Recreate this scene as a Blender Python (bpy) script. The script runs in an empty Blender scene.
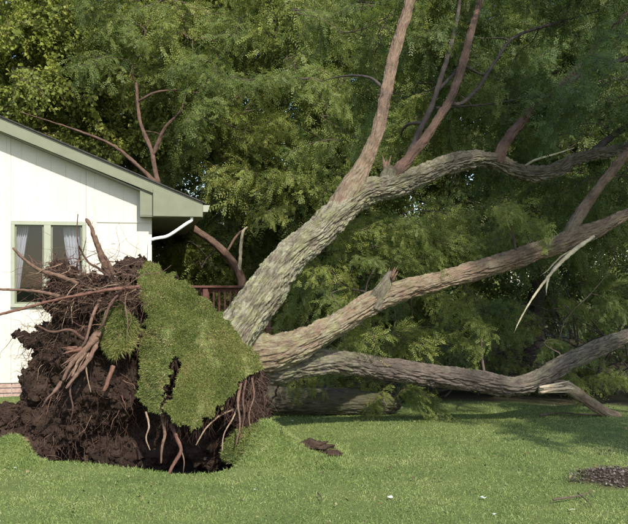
import bpy, bmesh, math, random
import numpy as np
from mathutils import Vector, Matrix, Quaternion

random.seed(11)
RNG = np.random.default_rng(11)
SC = bpy.context.scene
COL = SC.collection

# ------------------------------------------------------------------ camera, world, sun, exposure
F = 863.0                 # focal length in photo pixels (628 wide)
HZ = 285.0                # horizon row in the photo
EYE = 1.6
cam = bpy.data.cameras.new("camera")
cam_o = bpy.data.objects.new("camera", cam)
COL.objects.link(cam_o)
cam_o.location = (0, 0, EYE)
cam_o.rotation_euler = (math.radians(90), 0, 0)
cam.sensor_width = 36
cam.lens = F / 628 * 36
cam.shift_y = (HZ - 262) / 628
cam.clip_start = 0.05
cam.clip_end = 2000
SC.camera = cam_o

SUN_EL = math.radians(43)
SUN_AZ = math.radians(24)          # to the right of straight behind the camera
S = Vector((math.sin(SUN_AZ) * math.cos(SUN_EL), -math.cos(SUN_AZ) * math.cos(SUN_EL), math.sin(SUN_EL)))
world = bpy.data.worlds.new("World")
SC.world = world
world.use_nodes = True
wn = world.node_tree.nodes
wl = world.node_tree.links
wn.clear()
sky = wn.new("ShaderNodeTexSky")
sky.sky_type = 'NISHITA'
sky.sun_disc = False
sky.sun_elevation = SUN_EL
sky.sun_rotation = math.atan2(S.x, S.y)
bg = wn.new("ShaderNodeBackground")
bg.inputs[1].default_value = 0.15
wo = wn.new("ShaderNodeOutputWorld")
wl.new(sky.outputs[0], bg.inputs[0])
wl.new(bg.outputs[0], wo.inputs[0])
sun = bpy.data.lights.new("sun", 'SUN')
sun.energy = 3.5
sun.angle = math.radians(0.9)
sun.color = (1.0, 0.95, 0.87)
sun_o = bpy.data.objects.new("sun", sun)
COL.objects.link(sun_o)
sun_o.location = S * 60
sun_o.rotation_euler = S.to_track_quat('Z', 'Y').to_euler()
SC.view_settings.view_transform = 'Standard'
SC.view_settings.look = 'None'
SC.view_settings.exposure = 1.1
SC.view_settings.gamma = 1
SC.view_settings.use_curve_mapping = False
SC.render.engine = 'CYCLES'
SC.cycles.max_bounces = 4
SC.cycles.diffuse_bounces = 2
SC.cycles.glossy_bounces = 2
SC.cycles.transmission_bounces = 3


# ------------------------------------------------------------------ helpers
def P(px, py, Y):
    return Vector(((px - 314) / F * Y, Y, EYE + (HZ - py) / F * Y))


def smooth(a, b, x):
    t = np.clip((np.asarray(x, float) - a) / (b - a), 0, 1)
    return t * t * (3 - 2 * t)


_perm = np.random.default_rng(5).permutation(256)
_perm = np.concatenate([_perm, _perm, _perm])
_grad = np.random.default_rng(6).normal(size=(256, 3))
_grad /= np.linalg.norm(_grad, axis=1)[:, None]


def noise3(x, y, z):
    x, y, z = np.broadcast_arrays(np.asarray(x, float), np.asarray(y, float), np.asarray(z, float))
    xi, yi, zi = np.floor(x).astype(int), np.floor(y).astype(int), np.floor(z).astype(int)
    xf, yf, zf = x - xi, y - yi, z - zi
    xi, yi, zi = xi & 255, yi & 255, zi & 255
    u, v, w = [t * t * t * (t * (t * 6 - 15) + 10) for t in (xf, yf, zf)]
    r = 0
    for dx in (0, 1):
        for dy in (0, 1):
            for dz in (0, 1):
                g = _grad[_perm[_perm[_perm[xi + dx] + yi + dy] + zi + dz]]
                d = g[..., 0] * (xf - dx) + g[..., 1] * (yf - dy) + g[..., 2] * (zf - dz)
                r = r + d * (u if dx else 1 - u) * (v if dy else 1 - v) * (w if dz else 1 - w)
    return r * 1.5


def fbm(x, y, z, o=3):
    r, a, f = 0, 1.0, 1.0
    for i in range(o):
        r = r + a * noise3(x * f + 17 * i, y * f, z * f)
        a *= 0.5
        f *= 2.03
    return r


def new_mesh(name, V, faces, mat=None, smoothed=False, attrs=None, uv=None):
    me = bpy.data.meshes.new(name)
    V = np.asarray(V, dtype=np.float32)
    if isinstance(faces, np.ndarray):
        flat = faces.reshape(-1).astype(np.int32)
        n, k = faces.shape
        starts = np.arange(n, dtype=np.int32) * k
        tot = np.full(n, k, dtype=np.int32)
    elif isinstance(faces, tuple):            # tuple of arrays with different corner counts
        flat = np.concatenate([f.reshape(-1) for f in faces]).astype(np.int32)
        tot = np.concatenate([np.full(len(f), f.shape[1]) for f in faces]).astype(np.int32)
        starts = np.concatenate([[0], np.cumsum(tot)[:-1]]).astype(np.int32)
    else:
        me.from_pydata([tuple(map(float, v)) for v in V], [], [tuple(map(int, f)) for f in faces])
        flat = None
    if flat is not None:
        me.vertices.add(len(V))
        me.vertices.foreach_set("co", V.reshape(-1))
        me.loops.add(len(flat))
        me.loops.foreach_set("vertex_index", flat)
        me.polygons.add(len(tot))
        me.polygons.foreach_set("loop_start", starts)
        me.polygons.foreach_set("loop_total", tot)
        me.update(calc_edges=True)
    me.validate()
    if attrs:
        for k, a in attrs.items():
            at = me.attributes.new(k, 'FLOAT', 'POINT')
            at.data.foreach_set("value", np.asarray(a, dtype=np.float32))
    if smoothed:
        me.polygons.foreach_set("use_smooth", np.ones(len(me.polygons), dtype=bool))
    if mat:
        me.materials.append(mat)
    me.update()
    return me


def obj(name, me, parent=None, world_loc=None):
    o = bpy.data.objects.new(name, me)
    COL.objects.link(o)
    if parent is not None:
        o.parent = parent
    if world_loc is not None:
        o.location = world_loc
    return o


def tag(o, label=None, cat=None, group=None, kind=None):
    if label: o["label"] = label
    if cat: o["category"] = cat
    if group: o["group"] = group
    if kind: o["kind"] = kind
    return o


def empty(name, loc, label, cat, group=None, rz=0):
    o = bpy.data.objects.new(name, None)
    COL.objects.link(o)
    o.location = loc
    o.rotation_euler = (0, 0, rz)
    o.empty_display_size = 0.2
    return tag(o, label, cat, group)


class MB:
    """collects boxes / prisms into one mesh"""
    def __init__(self): self.v, self.f = [], []
    def box(self, x0, x1, y0, y1, z0, z1):
        n = len(self.v)
        self.v += [(x, y, z) for z in (z0, z1) for y in (y0, y1) for x in (x0, x1)]
        self.f += [tuple(n + i for i in q) for q in ((0, 2, 3, 1), (4, 5, 7, 6), (0, 1, 5, 4), (2, 6, 7, 3), (0, 4, 6, 2), (1, 3, 7, 5))]
        return self
    def prism_xz(self, pts, y0, y1):          # polygon in XZ (counter-clockwise seen from -Y), extruded in Y
        n, k = len(self.v), len(pts)
        self.v += [(x, y0, z) for x, z in pts] + [(x, y1, z) for x, z in pts]
        self.f += [tuple(range(n, n + k)), tuple(range(n + 2 * k - 1, n + k - 1, -1))]
        self.f += [(n + i, n + k + i, n + k + (i + 1) % k, n + (i + 1) % k) for i in range(k)]
        return self
    def build(self, name, mat, parent=None, bevel=0.0, loc=None):
        me = new_mesh(name, np.array(self.v), list(self.f), mat)
        bm = bmesh.new(); bm.from_mesh(me)
        bmesh.ops.recalc_face_normals(bm, faces=bm.faces)
        if bevel:
            bmesh.ops.bevel(bm, geom=bm.edges[:], offset=bevel, segments=1, affect='EDGES', clamp_overlap=True)
        bm.to_mesh(me); bm.free()
        return obj(name, me, parent, loc)


def catmull(pts, n_per):
    pts = np.asarray(pts, float)
    a = np.vstack([2 * pts[0] - pts[1], pts, 2 * pts[-1] - pts[-2]])
    out = []
    for i in range(1, len(a) - 2):
        t = np.linspace(0, 1, n_per, endpoint=False)[:, None]
        p0, p1, p2, p3 = a[i - 1], a[i], a[i + 1], a[i + 2]
        out.append(0.5 * (2 * p1 + (p2 - p0) * t + (2 * p0 - 5 * p1 + 4 * p2 - p3) * t**2 + (3 * p1 - p0 - 3 * p2 + p3) * t**3))
    out.append(pts[-1:])
    return np.vstack(out)


def resample(pr, step):
    d = np.linalg.norm(np.diff(pr[:, :3], axis=0), axis=1)
    s = np.concatenate([[0], np.cumsum(d)])
    n = max(3, int(s[-1] / step) + 1)
    q = np.linspace(0, s[-1], n)
    return np.column_stack([np.interp(q, s, pr[:, k]) for k in range(pr.shape[1])]), q


LAST = {}


def tube(path, radii, seg, step, lump=0.0, bark=0.0, seed=0.0, furrow=11.0, taper_end=False, knots=0.0):
    """returns V, quads+caps, attrs: swept tube with lumps and furrowed bark as real relief"""
    pr = catmull(np.column_stack([np.asarray([tuple(p) for p in path]), radii]), 10)
    pr, L = resample(pr, step)
    p, r = pr[:, :3], np.maximum(pr[:, 3], 0.0008)
    if taper_end:
        r = r * np.clip((L[-1] - L) / (0.5 * L[-1]) + 0.12, 0.12, 1)
    T = np.gradient(p, axis=0)
    T /= np.linalg.norm(T, axis=1)[:, None] + 1e-9
    ref = np.array([0, 0, 1.0]) if abs(T[0, 2]) < 0.9 else np.array([1.0, 0, 0])
    N = np.zeros_like(T)
    n0 = np.cross(T[0], ref); n0 /= np.linalg.norm(n0)
    for i in range(len(T)):
        n0 = n0 - T[i] * np.dot(n0, T[i]); n0 /= np.linalg.norm(n0) + 1e-9
        N[i] = n0
    B = np.cross(T, N)
    th = np.linspace(0, 2 * math.pi, seg, endpoint=False)
    c, s_ = np.cos(th)[None, :], np.sin(th)[None, :]
    rr = np.repeat(r[:, None], seg, 1)
    Lg = L[:, None]
    if lump:
        rr = rr * (1 + lump * fbm(c * 0.9 + seed, s_ * 0.9, Lg / max(r.mean() * 3.0, 0.02) + seed, 2))
    if knots:
        kn = noise3(c * 1.3 + seed + 40, s_ * 1.3, Lg * 3.1 + seed)
        rr = rr + knots * np.maximum(kn - 0.35, 0) * 2
    ridge = np.zeros_like(rr)
    if bark:
        K = r[:, None] * furrow
        wx = 0.45 * noise3(c * K * 0.6 + seed, s_ * K * 0.6, Lg * furrow * 0.35)
        n1 = noise3(c * K + seed + wx, s_ * K + wx, Lg * furrow * 0.10 + seed)
        n2 = noise3(c * K * 2.1 + seed, s_ * K * 2.1, Lg * furrow * 0.4 - seed)
        n3 = noise3(c * K * 4 + seed, s_ * K * 4, Lg * furrow * 2.2 - seed)
        ridge = np.minimum(np.abs(n1) * 3.2, 1) * 0.75 + np.minimum(np.abs(n2) * 2.4, 1) * 0.38 + 0.38 * n3
        rr = rr + bark * (ridge - 0.95)
    V = p[:, None, :] + rr[..., None] * (c[..., None] * N[:, None, :] + s_[..., None] * B[:, None, :])
    n = len(p)
    i, j = np.meshgrid(np.arange(n - 1), np.arange(seg), indexing='ij')
    j2 = (j + 1) % seg
    Q = np.stack([i * seg + j, i * seg + j2, (i + 1) * seg + j2, (i + 1) * seg + j], -1).reshape(-1, 4)
    V = V.reshape(-1, 3)
    base = len(V)
    V = np.vstack([V, p[0], p[-1] + T[-1] * (r[-1] * 0.6)])
    jj = np.arange(seg); j2 = (jj + 1) % seg
    T1 = np.column_stack([np.full(seg, base), j2, jj])
    o_ = (n - 1) * seg
    T2 = np.column_stack([np.full(seg, base + 1), o_ + jj, o_ + j2])
    along = np.concatenate([np.repeat(L, seg), [L[0], L[-1]]])
    LAST['bc'] = np.vstack([np.stack([c * r[:, None], s_ * r[:, None], np.repeat(Lg * 0.16 + seed, seg, 1)], -1).reshape(-1, 3), [[0, 0, L[0] * 0.16], [0, 0, L[-1] * 0.16]]])
    return V, Q, np.vstack([T1, T2]), along, np.concatenate([ridge.reshape(-1), [0.5, 0.5]])


def merge_tubes(lst):
    V, Q, T = [], [], []
    o = 0
    for v, q, t, *_ in lst:
        V.append(v); Q.append(q + o); T.append(t + o); o += len(v)
    return np.vstack(V), (np.vstack(Q), np.vstack(T))


# ------------------------------------------------------------------ materials
class NT:
    def __init__(self, name):
        self.m = bpy.data.materials.new(name)
        self.m.use_nodes = True
        self.t = self.m.node_tree
        self.t.nodes.clear()
        self.out = self.n("ShaderNodeOutputMaterial")
    def n(self, kind, **kw):
        nd = self.t.nodes.new(kind)
        for k, v in kw.items():
            if isinstance(k, str) and hasattr(nd, k): setattr(nd, k, v)
        return nd
    def l(self, a, b): self.t.links.new(a, b)
    def noise(self, scale, detail=4, rough=0.6, vec=None, dist=0.0):
        nd = self.n("ShaderNodeTexNoise")
        nd.inputs["Scale"].default_value = scale
        nd.inputs["Detail"].default_value = detail
        nd.inputs["Roughness"].default_value = rough
        nd.inputs["Distortion"].default_value = dist
        if vec is not None: self.l(vec, nd.inputs["Vector"])
        return nd.outputs["Fac"]
    def ramp(self, fac, stops):
        nd = self.n("ShaderNodeValToRGB")
        e = nd.color_ramp.elements
        while len(e) > 1: e.remove(e[-1])
        e[0].position, e[0].color = stops[0][0], (*stops[0][1], 1)
        for p, c in stops[1:]:
            k = e.new(p); k.color = (*c, 1)
        self.l(fac, nd.inputs[0])
        return nd.outputs[0]
    def mix(self, fac, a, b, mode='MIX'):
        nd = self.n("ShaderNodeMix")
        nd.data_type = 'RGBA'; nd.blend_type = mode
        for sock, v in ((nd.inputs[0], fac), (nd.inputs[6], a), (nd.inputs[7], b)):
            if isinstance(v, (int, float)): sock.default_value = v
            elif isinstance(v, tuple): sock.default_value = (*v, 1)
            else: self.l(v, sock)
        return nd.outputs[2]
    def math(self, op, a, b=0.0, clamp=False):
        nd = self.n("ShaderNodeMath"); nd.operation = op; nd.use_clamp = clamp
        for s, v in zip(nd.inputs, (a, b)):
            if isinstance(v, (int, float)): s.default_value = v
            else: self.l(v, s)
        return nd.outputs[0]
    def coord(self): return self.n("ShaderNodeTexCoord").outputs["Object"]
    def pos(self): return self.n("ShaderNodeNewGeometry").outputs["Position"]
    def attr(self, name):
        nd = self.n("ShaderNodeAttribute"); nd.attribute_name = name
        return nd.outputs["Fac"]
    def rand(self): return self.n("ShaderNodeObjectInfo").outputs["Random"]
    def bsdf(self, color, rough=0.8, spec=0.3, bump=None, bstr=0.5, bdist=0.01):
        b = self.n("ShaderNodeBsdfPrincipled")
        if isinstance(color, tuple): b.inputs["Base Color"].default_value = (*color, 1)
        else: self.l(color, b.inputs["Base Color"])
        if isinstance(rough, (int, float)): b.inputs["Roughness"].default_value = rough
        else: self.l(rough, b.inputs["Roughness"])
        b.inputs["Specular IOR Level"].default_value = spec
        if bump is not None:
            bp = self.n("ShaderNodeBump")
            bp.inputs["Strength"].default_value = bstr
            bp.inputs["Distance"].default_value = bdist
            self.l(bump, bp.inputs["Height"]); self.l(bp.outputs[0], b.inputs["Normal"])
        return b.outputs[0]
    def done(self, sh):
        self.l(sh, self.out.inputs[0])
        return self.m


def mat_leaf(name, stops, trans=0.35, rough=0.5):
    t = NT(name)
    f = t.math('ADD', t.math('MULTIPLY', t.attr("tint"), 0.5), t.math('MULTIPLY', t.rand(), 0.5))
    col = t.ramp(f, stops)
    b = t.bsdf(col, 0.5, 0.28)
    tr = t.n("ShaderNodeBsdfTranslucent")
    t.l(t.mix(0.5, col, (0.16, 0.22, 0.03)), tr.inputs[0])
    mx = t.n("ShaderNodeMixShader"); mx.inputs[0].default_value = trans
    t.l(b, mx.inputs[1]); t.l(tr.outputs[0], mx.inputs[2])
    return t.done(mx.outputs[0])


def mat_bark(name, base, dark, lichen=0.0, lich_col=(0.33, 0.35, 0.24), moss=0.0, grain=1.0, fissure=0.0):
    """weathered bark; 'lichen' attribute on the mesh says where the crust grows"""
    t = NT(name)
    co = t.coord()
    n1 = t.noise(9 * grain, 6, 0.65, co)
    n2 = t.noise(55 * grain, 5, 0.7, co)
    n3 = t.noise(2.2, 3, 0.5, co)
    col = t.ramp(n1, [(0.3, dark), (0.52, base), (0.72, tuple(min(1, c * 1.35) for c in base))])
    col = t.mix(t.math('MULTIPLY', n2, 0.5), col, tuple(c * 0.55 for c in base))
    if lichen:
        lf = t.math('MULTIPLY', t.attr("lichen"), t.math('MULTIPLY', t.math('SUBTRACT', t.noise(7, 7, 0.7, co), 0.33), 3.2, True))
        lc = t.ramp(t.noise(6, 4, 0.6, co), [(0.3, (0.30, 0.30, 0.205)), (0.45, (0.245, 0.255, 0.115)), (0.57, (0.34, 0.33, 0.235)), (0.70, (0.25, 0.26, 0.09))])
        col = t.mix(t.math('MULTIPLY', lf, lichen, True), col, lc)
    if moss:
        mf = t.math('MULTIPLY', t.math('SUBTRACT', n3, 0.45), 6.0, True)
        col = t.mix(t.math('MULTIPLY', mf, t.math('MULTIPLY', t.noise(30, 5, 0.7, co), moss * 1.3)), col, (0.065, 0.08, 0.025))
    h = t.math('ADD', n2, t.math('MULTIPLY', n1, 0.6))
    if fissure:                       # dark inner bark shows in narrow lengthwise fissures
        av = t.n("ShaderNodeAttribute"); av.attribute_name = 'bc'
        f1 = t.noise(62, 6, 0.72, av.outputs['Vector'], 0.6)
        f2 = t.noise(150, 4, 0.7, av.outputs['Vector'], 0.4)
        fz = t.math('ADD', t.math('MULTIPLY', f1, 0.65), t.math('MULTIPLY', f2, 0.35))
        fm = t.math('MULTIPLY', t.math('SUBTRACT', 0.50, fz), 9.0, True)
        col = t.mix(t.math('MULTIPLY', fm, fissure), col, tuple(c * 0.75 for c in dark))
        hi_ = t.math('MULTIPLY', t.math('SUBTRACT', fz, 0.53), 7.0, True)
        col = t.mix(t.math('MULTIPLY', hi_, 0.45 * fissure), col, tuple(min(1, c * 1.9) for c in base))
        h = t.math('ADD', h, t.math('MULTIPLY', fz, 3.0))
    return t.done(t.bsdf(col, 0.9, 0.15, h, 0.9, 0.012))


def mat_simple(name, col, rough=0.7, spec=0.3, var=0.25, scale=12, bump=0.15, bd=0.004):
    t = NT(name)
    co = t.coord()
    n = t.noise(scale, 5, 0.6, co)
    lo = tuple(c * (1 - var) for c in col); hi = tuple(min(1, c * (1 + var * 0.5)) for c in col)
    return t.done(t.bsdf(t.ramp(n, [(0.3, lo), (0.65, hi)]), rough, spec, t.noise(scale * 6, 4, 0.6, co), bump, bd))


M = {}
M['leaf_locust'] = mat_leaf('leaf_locust', [(0.0, (0.075, 0.11, 0.034)), (0.3, (0.135, 0.175, 0.045)), (0.6, (0.205, 0.24, 0.055)), (0.85, (0.29, 0.30, 0.07)), (1.0, (0.36, 0.35, 0.09))], 0.5)
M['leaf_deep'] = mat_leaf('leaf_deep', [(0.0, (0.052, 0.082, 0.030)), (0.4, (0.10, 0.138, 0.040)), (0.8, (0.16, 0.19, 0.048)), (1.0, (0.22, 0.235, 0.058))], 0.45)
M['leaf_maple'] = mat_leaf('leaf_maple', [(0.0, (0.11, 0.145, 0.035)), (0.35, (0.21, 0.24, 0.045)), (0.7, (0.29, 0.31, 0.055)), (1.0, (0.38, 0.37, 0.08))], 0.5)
M['twig'] = mat_simple('twig_bark', (0.09, 0.065, 0.05), 0.85, 0.2)
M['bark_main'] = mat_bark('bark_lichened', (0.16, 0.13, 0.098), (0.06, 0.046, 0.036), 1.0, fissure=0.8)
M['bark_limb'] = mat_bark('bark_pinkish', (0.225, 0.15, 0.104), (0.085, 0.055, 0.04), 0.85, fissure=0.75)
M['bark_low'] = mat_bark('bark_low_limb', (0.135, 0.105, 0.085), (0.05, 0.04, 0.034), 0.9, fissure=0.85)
M['bark_log'] = mat_bark('bark_mossy', (0.11, 0.095, 0.07), (0.05, 0.04, 0.032), 0, moss=0.75, fissure=0.7)
M['bark_red'] = mat_bark('bark_reddish', (0.12, 0.075, 0.054), (0.05, 0.034, 0.026), 0)
M['bark_dark'] = mat_bark('bark_dark', (0.075, 0.06, 0.05), (0.035, 0.028, 0.024), 0)
M['root'] = mat_bark('root_bark', (0.19, 0.118, 0.083), (0.08, 0.048, 0.036), 0, grain=3)
M['root_red'] = mat_bark('root_red', (0.19, 0.098, 0.07), (0.085, 0.045, 0.034), 0, grain=3)
M['root_dark'] = mat_bark('root_dark', (0.13, 0.075, 0.055), (0.06, 0.035, 0.028), 0, grain=3)
M['root_pale'] = mat_bark('root_pale', (0.31, 0.22, 0.145), (0.16, 0.10, 0.065), 0, grain=3)
M['fresh'] = mat_bark('fresh_wood', (0.70, 0.56, 0.38), (0.55, 0.38, 0.22), 0, grain=2)
M['fresh_old'] = mat_bark('stripped_wood', (0.58, 0.50, 0.34), (0.38, 0.31, 0.18), 0, grain=2)


def mat_soil(name='soil', k=1.0):
    t = NT(name)
    co = t.pos()
    n = t.noise(7, 6, 0.65, co); n2 = t.noise(60, 5, 0.7, co)
    col = t.ramp(n, [(0.3, (0.014 * k, 0.009 * k, 0.007 * k)), (0.5, (0.030 * k, 0.019 * k, 0.014 * k)), (0.72, (0.066 * k, 0.043 * k, 0.031 * k))])
    col = t.mix(t.math('MULTIPLY', n2, 0.4), col, (0.07 * k, 0.046 * k, 0.033 * k))
    return t.done(t.bsdf(col, 0.97, 0.1, t.math('ADD', n2, t.noise(22, 4, 0.6, co)), 1.0, 0.03))


M['soil'] = mat_soil('soil', 1.25)
M['soil_light'] = mat_soil('soil_crumb', 1.7)


def mat_ground():
    t = NT('lawn_ground')
    co = t.pos()
    n = t.noise(3, 5, 0.6, co); n2 = t.noise(40, 5, 0.7, co)
    grass = t.ramp(n, [(0.3, (0.10, 0.135, 0.038)), (0.6, (0.14, 0.175, 0.052)), (0.8, (0.18, 0.20, 0.068))])
    grass = t.mix(t.math('MULTIPLY', n2, 0.3), grass, (0.07, 0.07, 0.03))
    soil = t.ramp(n2, [(0.3, (0.022, 0.014, 0.010)), (0.7, (0.065, 0.04, 0.028))])
    litter = t.ramp(n2, [(0.3, (0.02, 0.016, 0.01)), (0.55, (0.05, 0.038, 0.022)), (0.75, (0.03, 0.045, 0.014))])
    col = t.mix(t.attr("litter"), grass, litter)
    col = t.mix(t.attr("dirt"), col, soil)
    return t.done(t.bsdf(t.mix(t.math('MULTIPLY', t.noise(180, 3, 0.7, co), 0.45), col, (0.03, 0.035, 0.015)), 0.95, 0.1, n2, 0.8, 0.02))


M['ground'] = mat_ground()


def mat_blade(name, stops, trans=0.3):
    t = NT(name)
    col = t.ramp(t.attr("tint"), stops)
    b = t.bsdf(col, 0.5, 0.3)
    tr = t.n("ShaderNodeBsdfTranslucent"); t.l(col, tr.inputs[0])
    mx = t.n("ShaderNodeMixShader"); mx.inputs[0].default_value = trans
    t.l(b, mx.inputs[1]); t.l(tr.outputs[0], mx.inputs[2])
    return t.done(mx.outputs[0])


M['blade'] = mat_blade('grass_blade', [(0.0, (0.09, 0.138, 0.036)), (0.35, (0.16, 0.22, 0.058)), (0.65, (0.22, 0.27, 0.08)), (0.85, (0.29, 0.305, 0.12)), (1.0, (0.36, 0.34, 0.19))])
M['sod_blade'] = mat_blade('sod_blade', [(0.0, (0.085, 0.115, 0.028)), (0.35, (0.165, 0.20, 0.05)), (0.62, (0.24, 0.25, 0.072)), (0.82, (0.31, 0.25, 0.105)), (1.0, (0.38, 0.30, 0.17))])


def mat_siding():
    t = NT('white_siding')
    co = t.coord()
    n = t.noise(2.0, 4, 0.6, co)
    mp = t.n("ShaderNodeMapping"); mp.inputs["Scale"].default_value = (60, 60, 1.5); t.l(co, mp.inputs[0])
    g = t.noise(1.0, 5, 0.7, mp.outputs[0])
    col = t.ramp(n, [(0.3, (0.48, 0.445, 0.36)), (0.7, (0.53, 0.495, 0.41))])
    return t.done(t.bsdf(col, 0.65, 0.3, g, 0.25, 0.004))


M['siding'] = mat_siding()
M['trim'] = mat_simple('sage_trim', (0.15, 0.155, 0.098), 0.55, 0.35, 0.12, 5, 0.1)
M['frame'] = mat_simple('sage_window_frame', (0.27, 0.28, 0.205), 0.5, 0.4, 0.1, 8, 0.05)
M['white'] = mat_simple('white_metal', (0.78, 0.78, 0.75), 0.4, 0.4, 0.1, 6, 0.03)
M['roof'] = mat_simple('dark_shingle', (0.05, 0.045, 0.042), 0.95, 0.2, 0.5, 30, 0.6, 0.01)
M['brick'] = mat_simple('pinkish_brick', (0.33, 0.23, 0.185), 0.9, 0.2, 0.35, 20, 0.5, 0.006)
M['mortar'] = mat_simple('mortar', (0.32, 0.3, 0.27), 0.95, 0.2, 0.2, 30, 0.4)
M['deck'] = mat_simple('redwood_stain', (0.115, 0.05, 0.038), 0.7, 0.3, 0.3, 10, 0.3)
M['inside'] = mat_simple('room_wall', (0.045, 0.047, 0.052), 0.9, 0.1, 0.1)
M['chip'] = mat_blade('wood_chip', [(0, (0.05, 0.036, 0.028)), (0.6, (0.085, 0.066, 0.052)), (0.88, (0.13, 0.11, 0.09)), (1, (0.24, 0.22, 0.17))], 0.05)
M['scrap'] = mat_simple('pale_scrap', (0.34, 0.36, 0.32), 0.7, 0.3, 0.15, 20, 0.2)


def mat_curtain():
    t = NT('sheer_curtain')
    b = t.bsdf((0.5, 0.5, 0.53), 0.85, 0.1)
    tr = t.n("ShaderNodeBsdfTranslucent"); tr.inputs[0].default_value = (0.7, 0.7, 0.72, 1)
    mx = t.n("ShaderNodeMixShader"); mx.inputs[0].default_value = 0.35
    t.l(b, mx.inputs[1]); t.l(tr.outputs[0], mx.inputs[2])
    return t.done(mx.outputs[0])


def mat_glass():
    t = NT('window_glass')
    tr = t.n("ShaderNodeBsdfTransparent"); tr.inputs[0].default_value = (0.88, 0.89, 0.9, 1)
    gl = t.n("ShaderNodeBsdfGlossy"); gl.inputs["Roughness"].default_value = 0.02
    lw = t.n("ShaderNodeLayerWeight"); lw.inputs[0].default_value = 0.5
    fr = t.math('ADD', t.math('MULTIPLY', t.math('POWER', lw.outputs['Facing'], 5.0), 0.9), 0.025)
    mx = t.n("ShaderNodeMixShader")
    t.l(fr, mx.inputs[0]); t.l(tr.outputs[0], mx.inputs[1]); t.l(gl.outputs[0], mx.inputs[2])
    return t.done(mx.outputs[0])


M['curtain'] = mat_curtain()
M['glass'] = mat_glass()

# ------------------------------------------------------------------ ground
LIPX = np.array([-2.95, -2.5, -2.1, -1.6, -1.21, -0.9, -0.68, -0.5])
LIPY = np.array([8.3, 7.80, 7.68, 7.56, 7.30, 7.34, 7.52, 8.0])


def pit_mask(x, y):
    lip = np.interp(x, LIPX, LIPY) + 0.05 * noise3(np.asarray(x) * 5, np.asarray(y) * 5, 3.3)
    m = smooth(0.0, 0.10, y - lip) * (1 - smooth(9.3, 9.7, y))
    m = m * smooth(-2.95, -2.75, x) * (1 - smooth(-0.62, -0.5, x))
    return m


def bed_mask(x, y):
    cx, cy = 2.78, 7.0
    a = np.arctan2(y - cy, x - cx)
    r = np.hypot((x - cx) / 0.70, (y - cy) / 0.46)
    return 1 - smooth(0.8, 1.1, r + 0.25 * noise3(np.cos(a) * 2.5, np.sin(a) * 2.5, 7.7) + 0.15 * noise3(x * 9, y * 9, 1.7))


def wood_edge(x):
    return 11.35 + 0.25 * np.sin(np.asarray(x) * 1.1) + 6.0 * (1 - smooth(-3.2, -0.6, x))


def ground_z(x, y):
    x = np.asarray(x, float); y = np.asarray(y, float)
    near = 1 - smooth(18, 40, np.hypot(x, y))
    z = (0.035 * noise3(x * 0.5, y * 0.5, 1.5) + 0.012 * noise3(x * 2.1, y * 2.1, 4.5)) * near
    hump = 0.30 * np.exp(-(((x + 0.50) / 0.26)**2 + ((y - 8.05) / 0.34)**2)) + 0.12 * np.exp(-(((x + 0.22) / 0.3)**2 + ((y - 8.0) / 0.3)**2))
    hump += 0.20 * np.exp(-(((x + 2.8) / 0.2)**2 + ((y - 7.95) / 0.22)**2))
    rim = 0.03 * np.exp(-((y - np.interp(x, LIPX, LIPY) + 0.1) / 0.12)**2) * smooth(-3, -2.6, x) * (1 - smooth(-0.7, -0.4, x))
    z = z + hump + rim - 0.42 * pit_mask(x, y) + 0.035 * bed_mask(x, y)
    return z


def axis(lo, hi, fine, far):
    a = list(np.arange(lo, hi + 1e-6, fine))
    s, v = fine, hi
    while v < far:
        s *= 1.25; v += s; a.append(v)
    s, v = fine, lo
    while v > -far:
        s *= 1.25; v -= s; a.insert(0, v)
    return np.array(a)


gx, gy = axis(-4.2, 4.2, 0.05, 420), axis(5.0, 11.0, 0.05, 420)
X, Yg = np.meshgrid(gx, gy, indexing='xy')
Zg = ground_z(X, Yg)
pm = pit_mask(X, Yg)
Zg = Zg + pm * 0.05 * fbm(X * 5, Yg * 5, 0.3, 3)
V = np.stack([X, Yg, Zg], -1).reshape(-1, 3)
nx, ny = len(gx), len(gy)
i, j = np.meshgrid(np.arange(ny - 1), np.arange(nx - 1), indexing='ij')
Q = np.stack([i * nx + j, i * nx + j + 1, (i + 1) * nx + j + 1, (i + 1) * nx + j], -1).reshape(-1, 4)
clod = np.exp(-(((X + 0.02) / 0.2)**2 + ((Yg - 8.05) / 0.17)**2) * 1.6)
dirt = np.clip(np.maximum(pm * 3, (bed_mask(X, Yg))), 0, 1)
dirt = np.maximum(dirt, smooth(0.5, 0.75, clod + 0.3 * noise3(X * 9, Yg * 9, 2)) )
litter = smooth(0, 0.5, Yg - wood_edge(X) + 0.4 * noise3(X * 2, Yg * 2, 9)) * (1 - smooth(60, 90, np.hypot(X, Yg)))
g = obj('lawn', new_mesh('lawn', V, Q, M['ground'], True, {'dirt': dirt.reshape(-1), 'litter': litter.reshape(-1)}))
tag(g, 'mown green lawn with a torn crater under the root plate', 'lawn', kind='structure')


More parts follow.
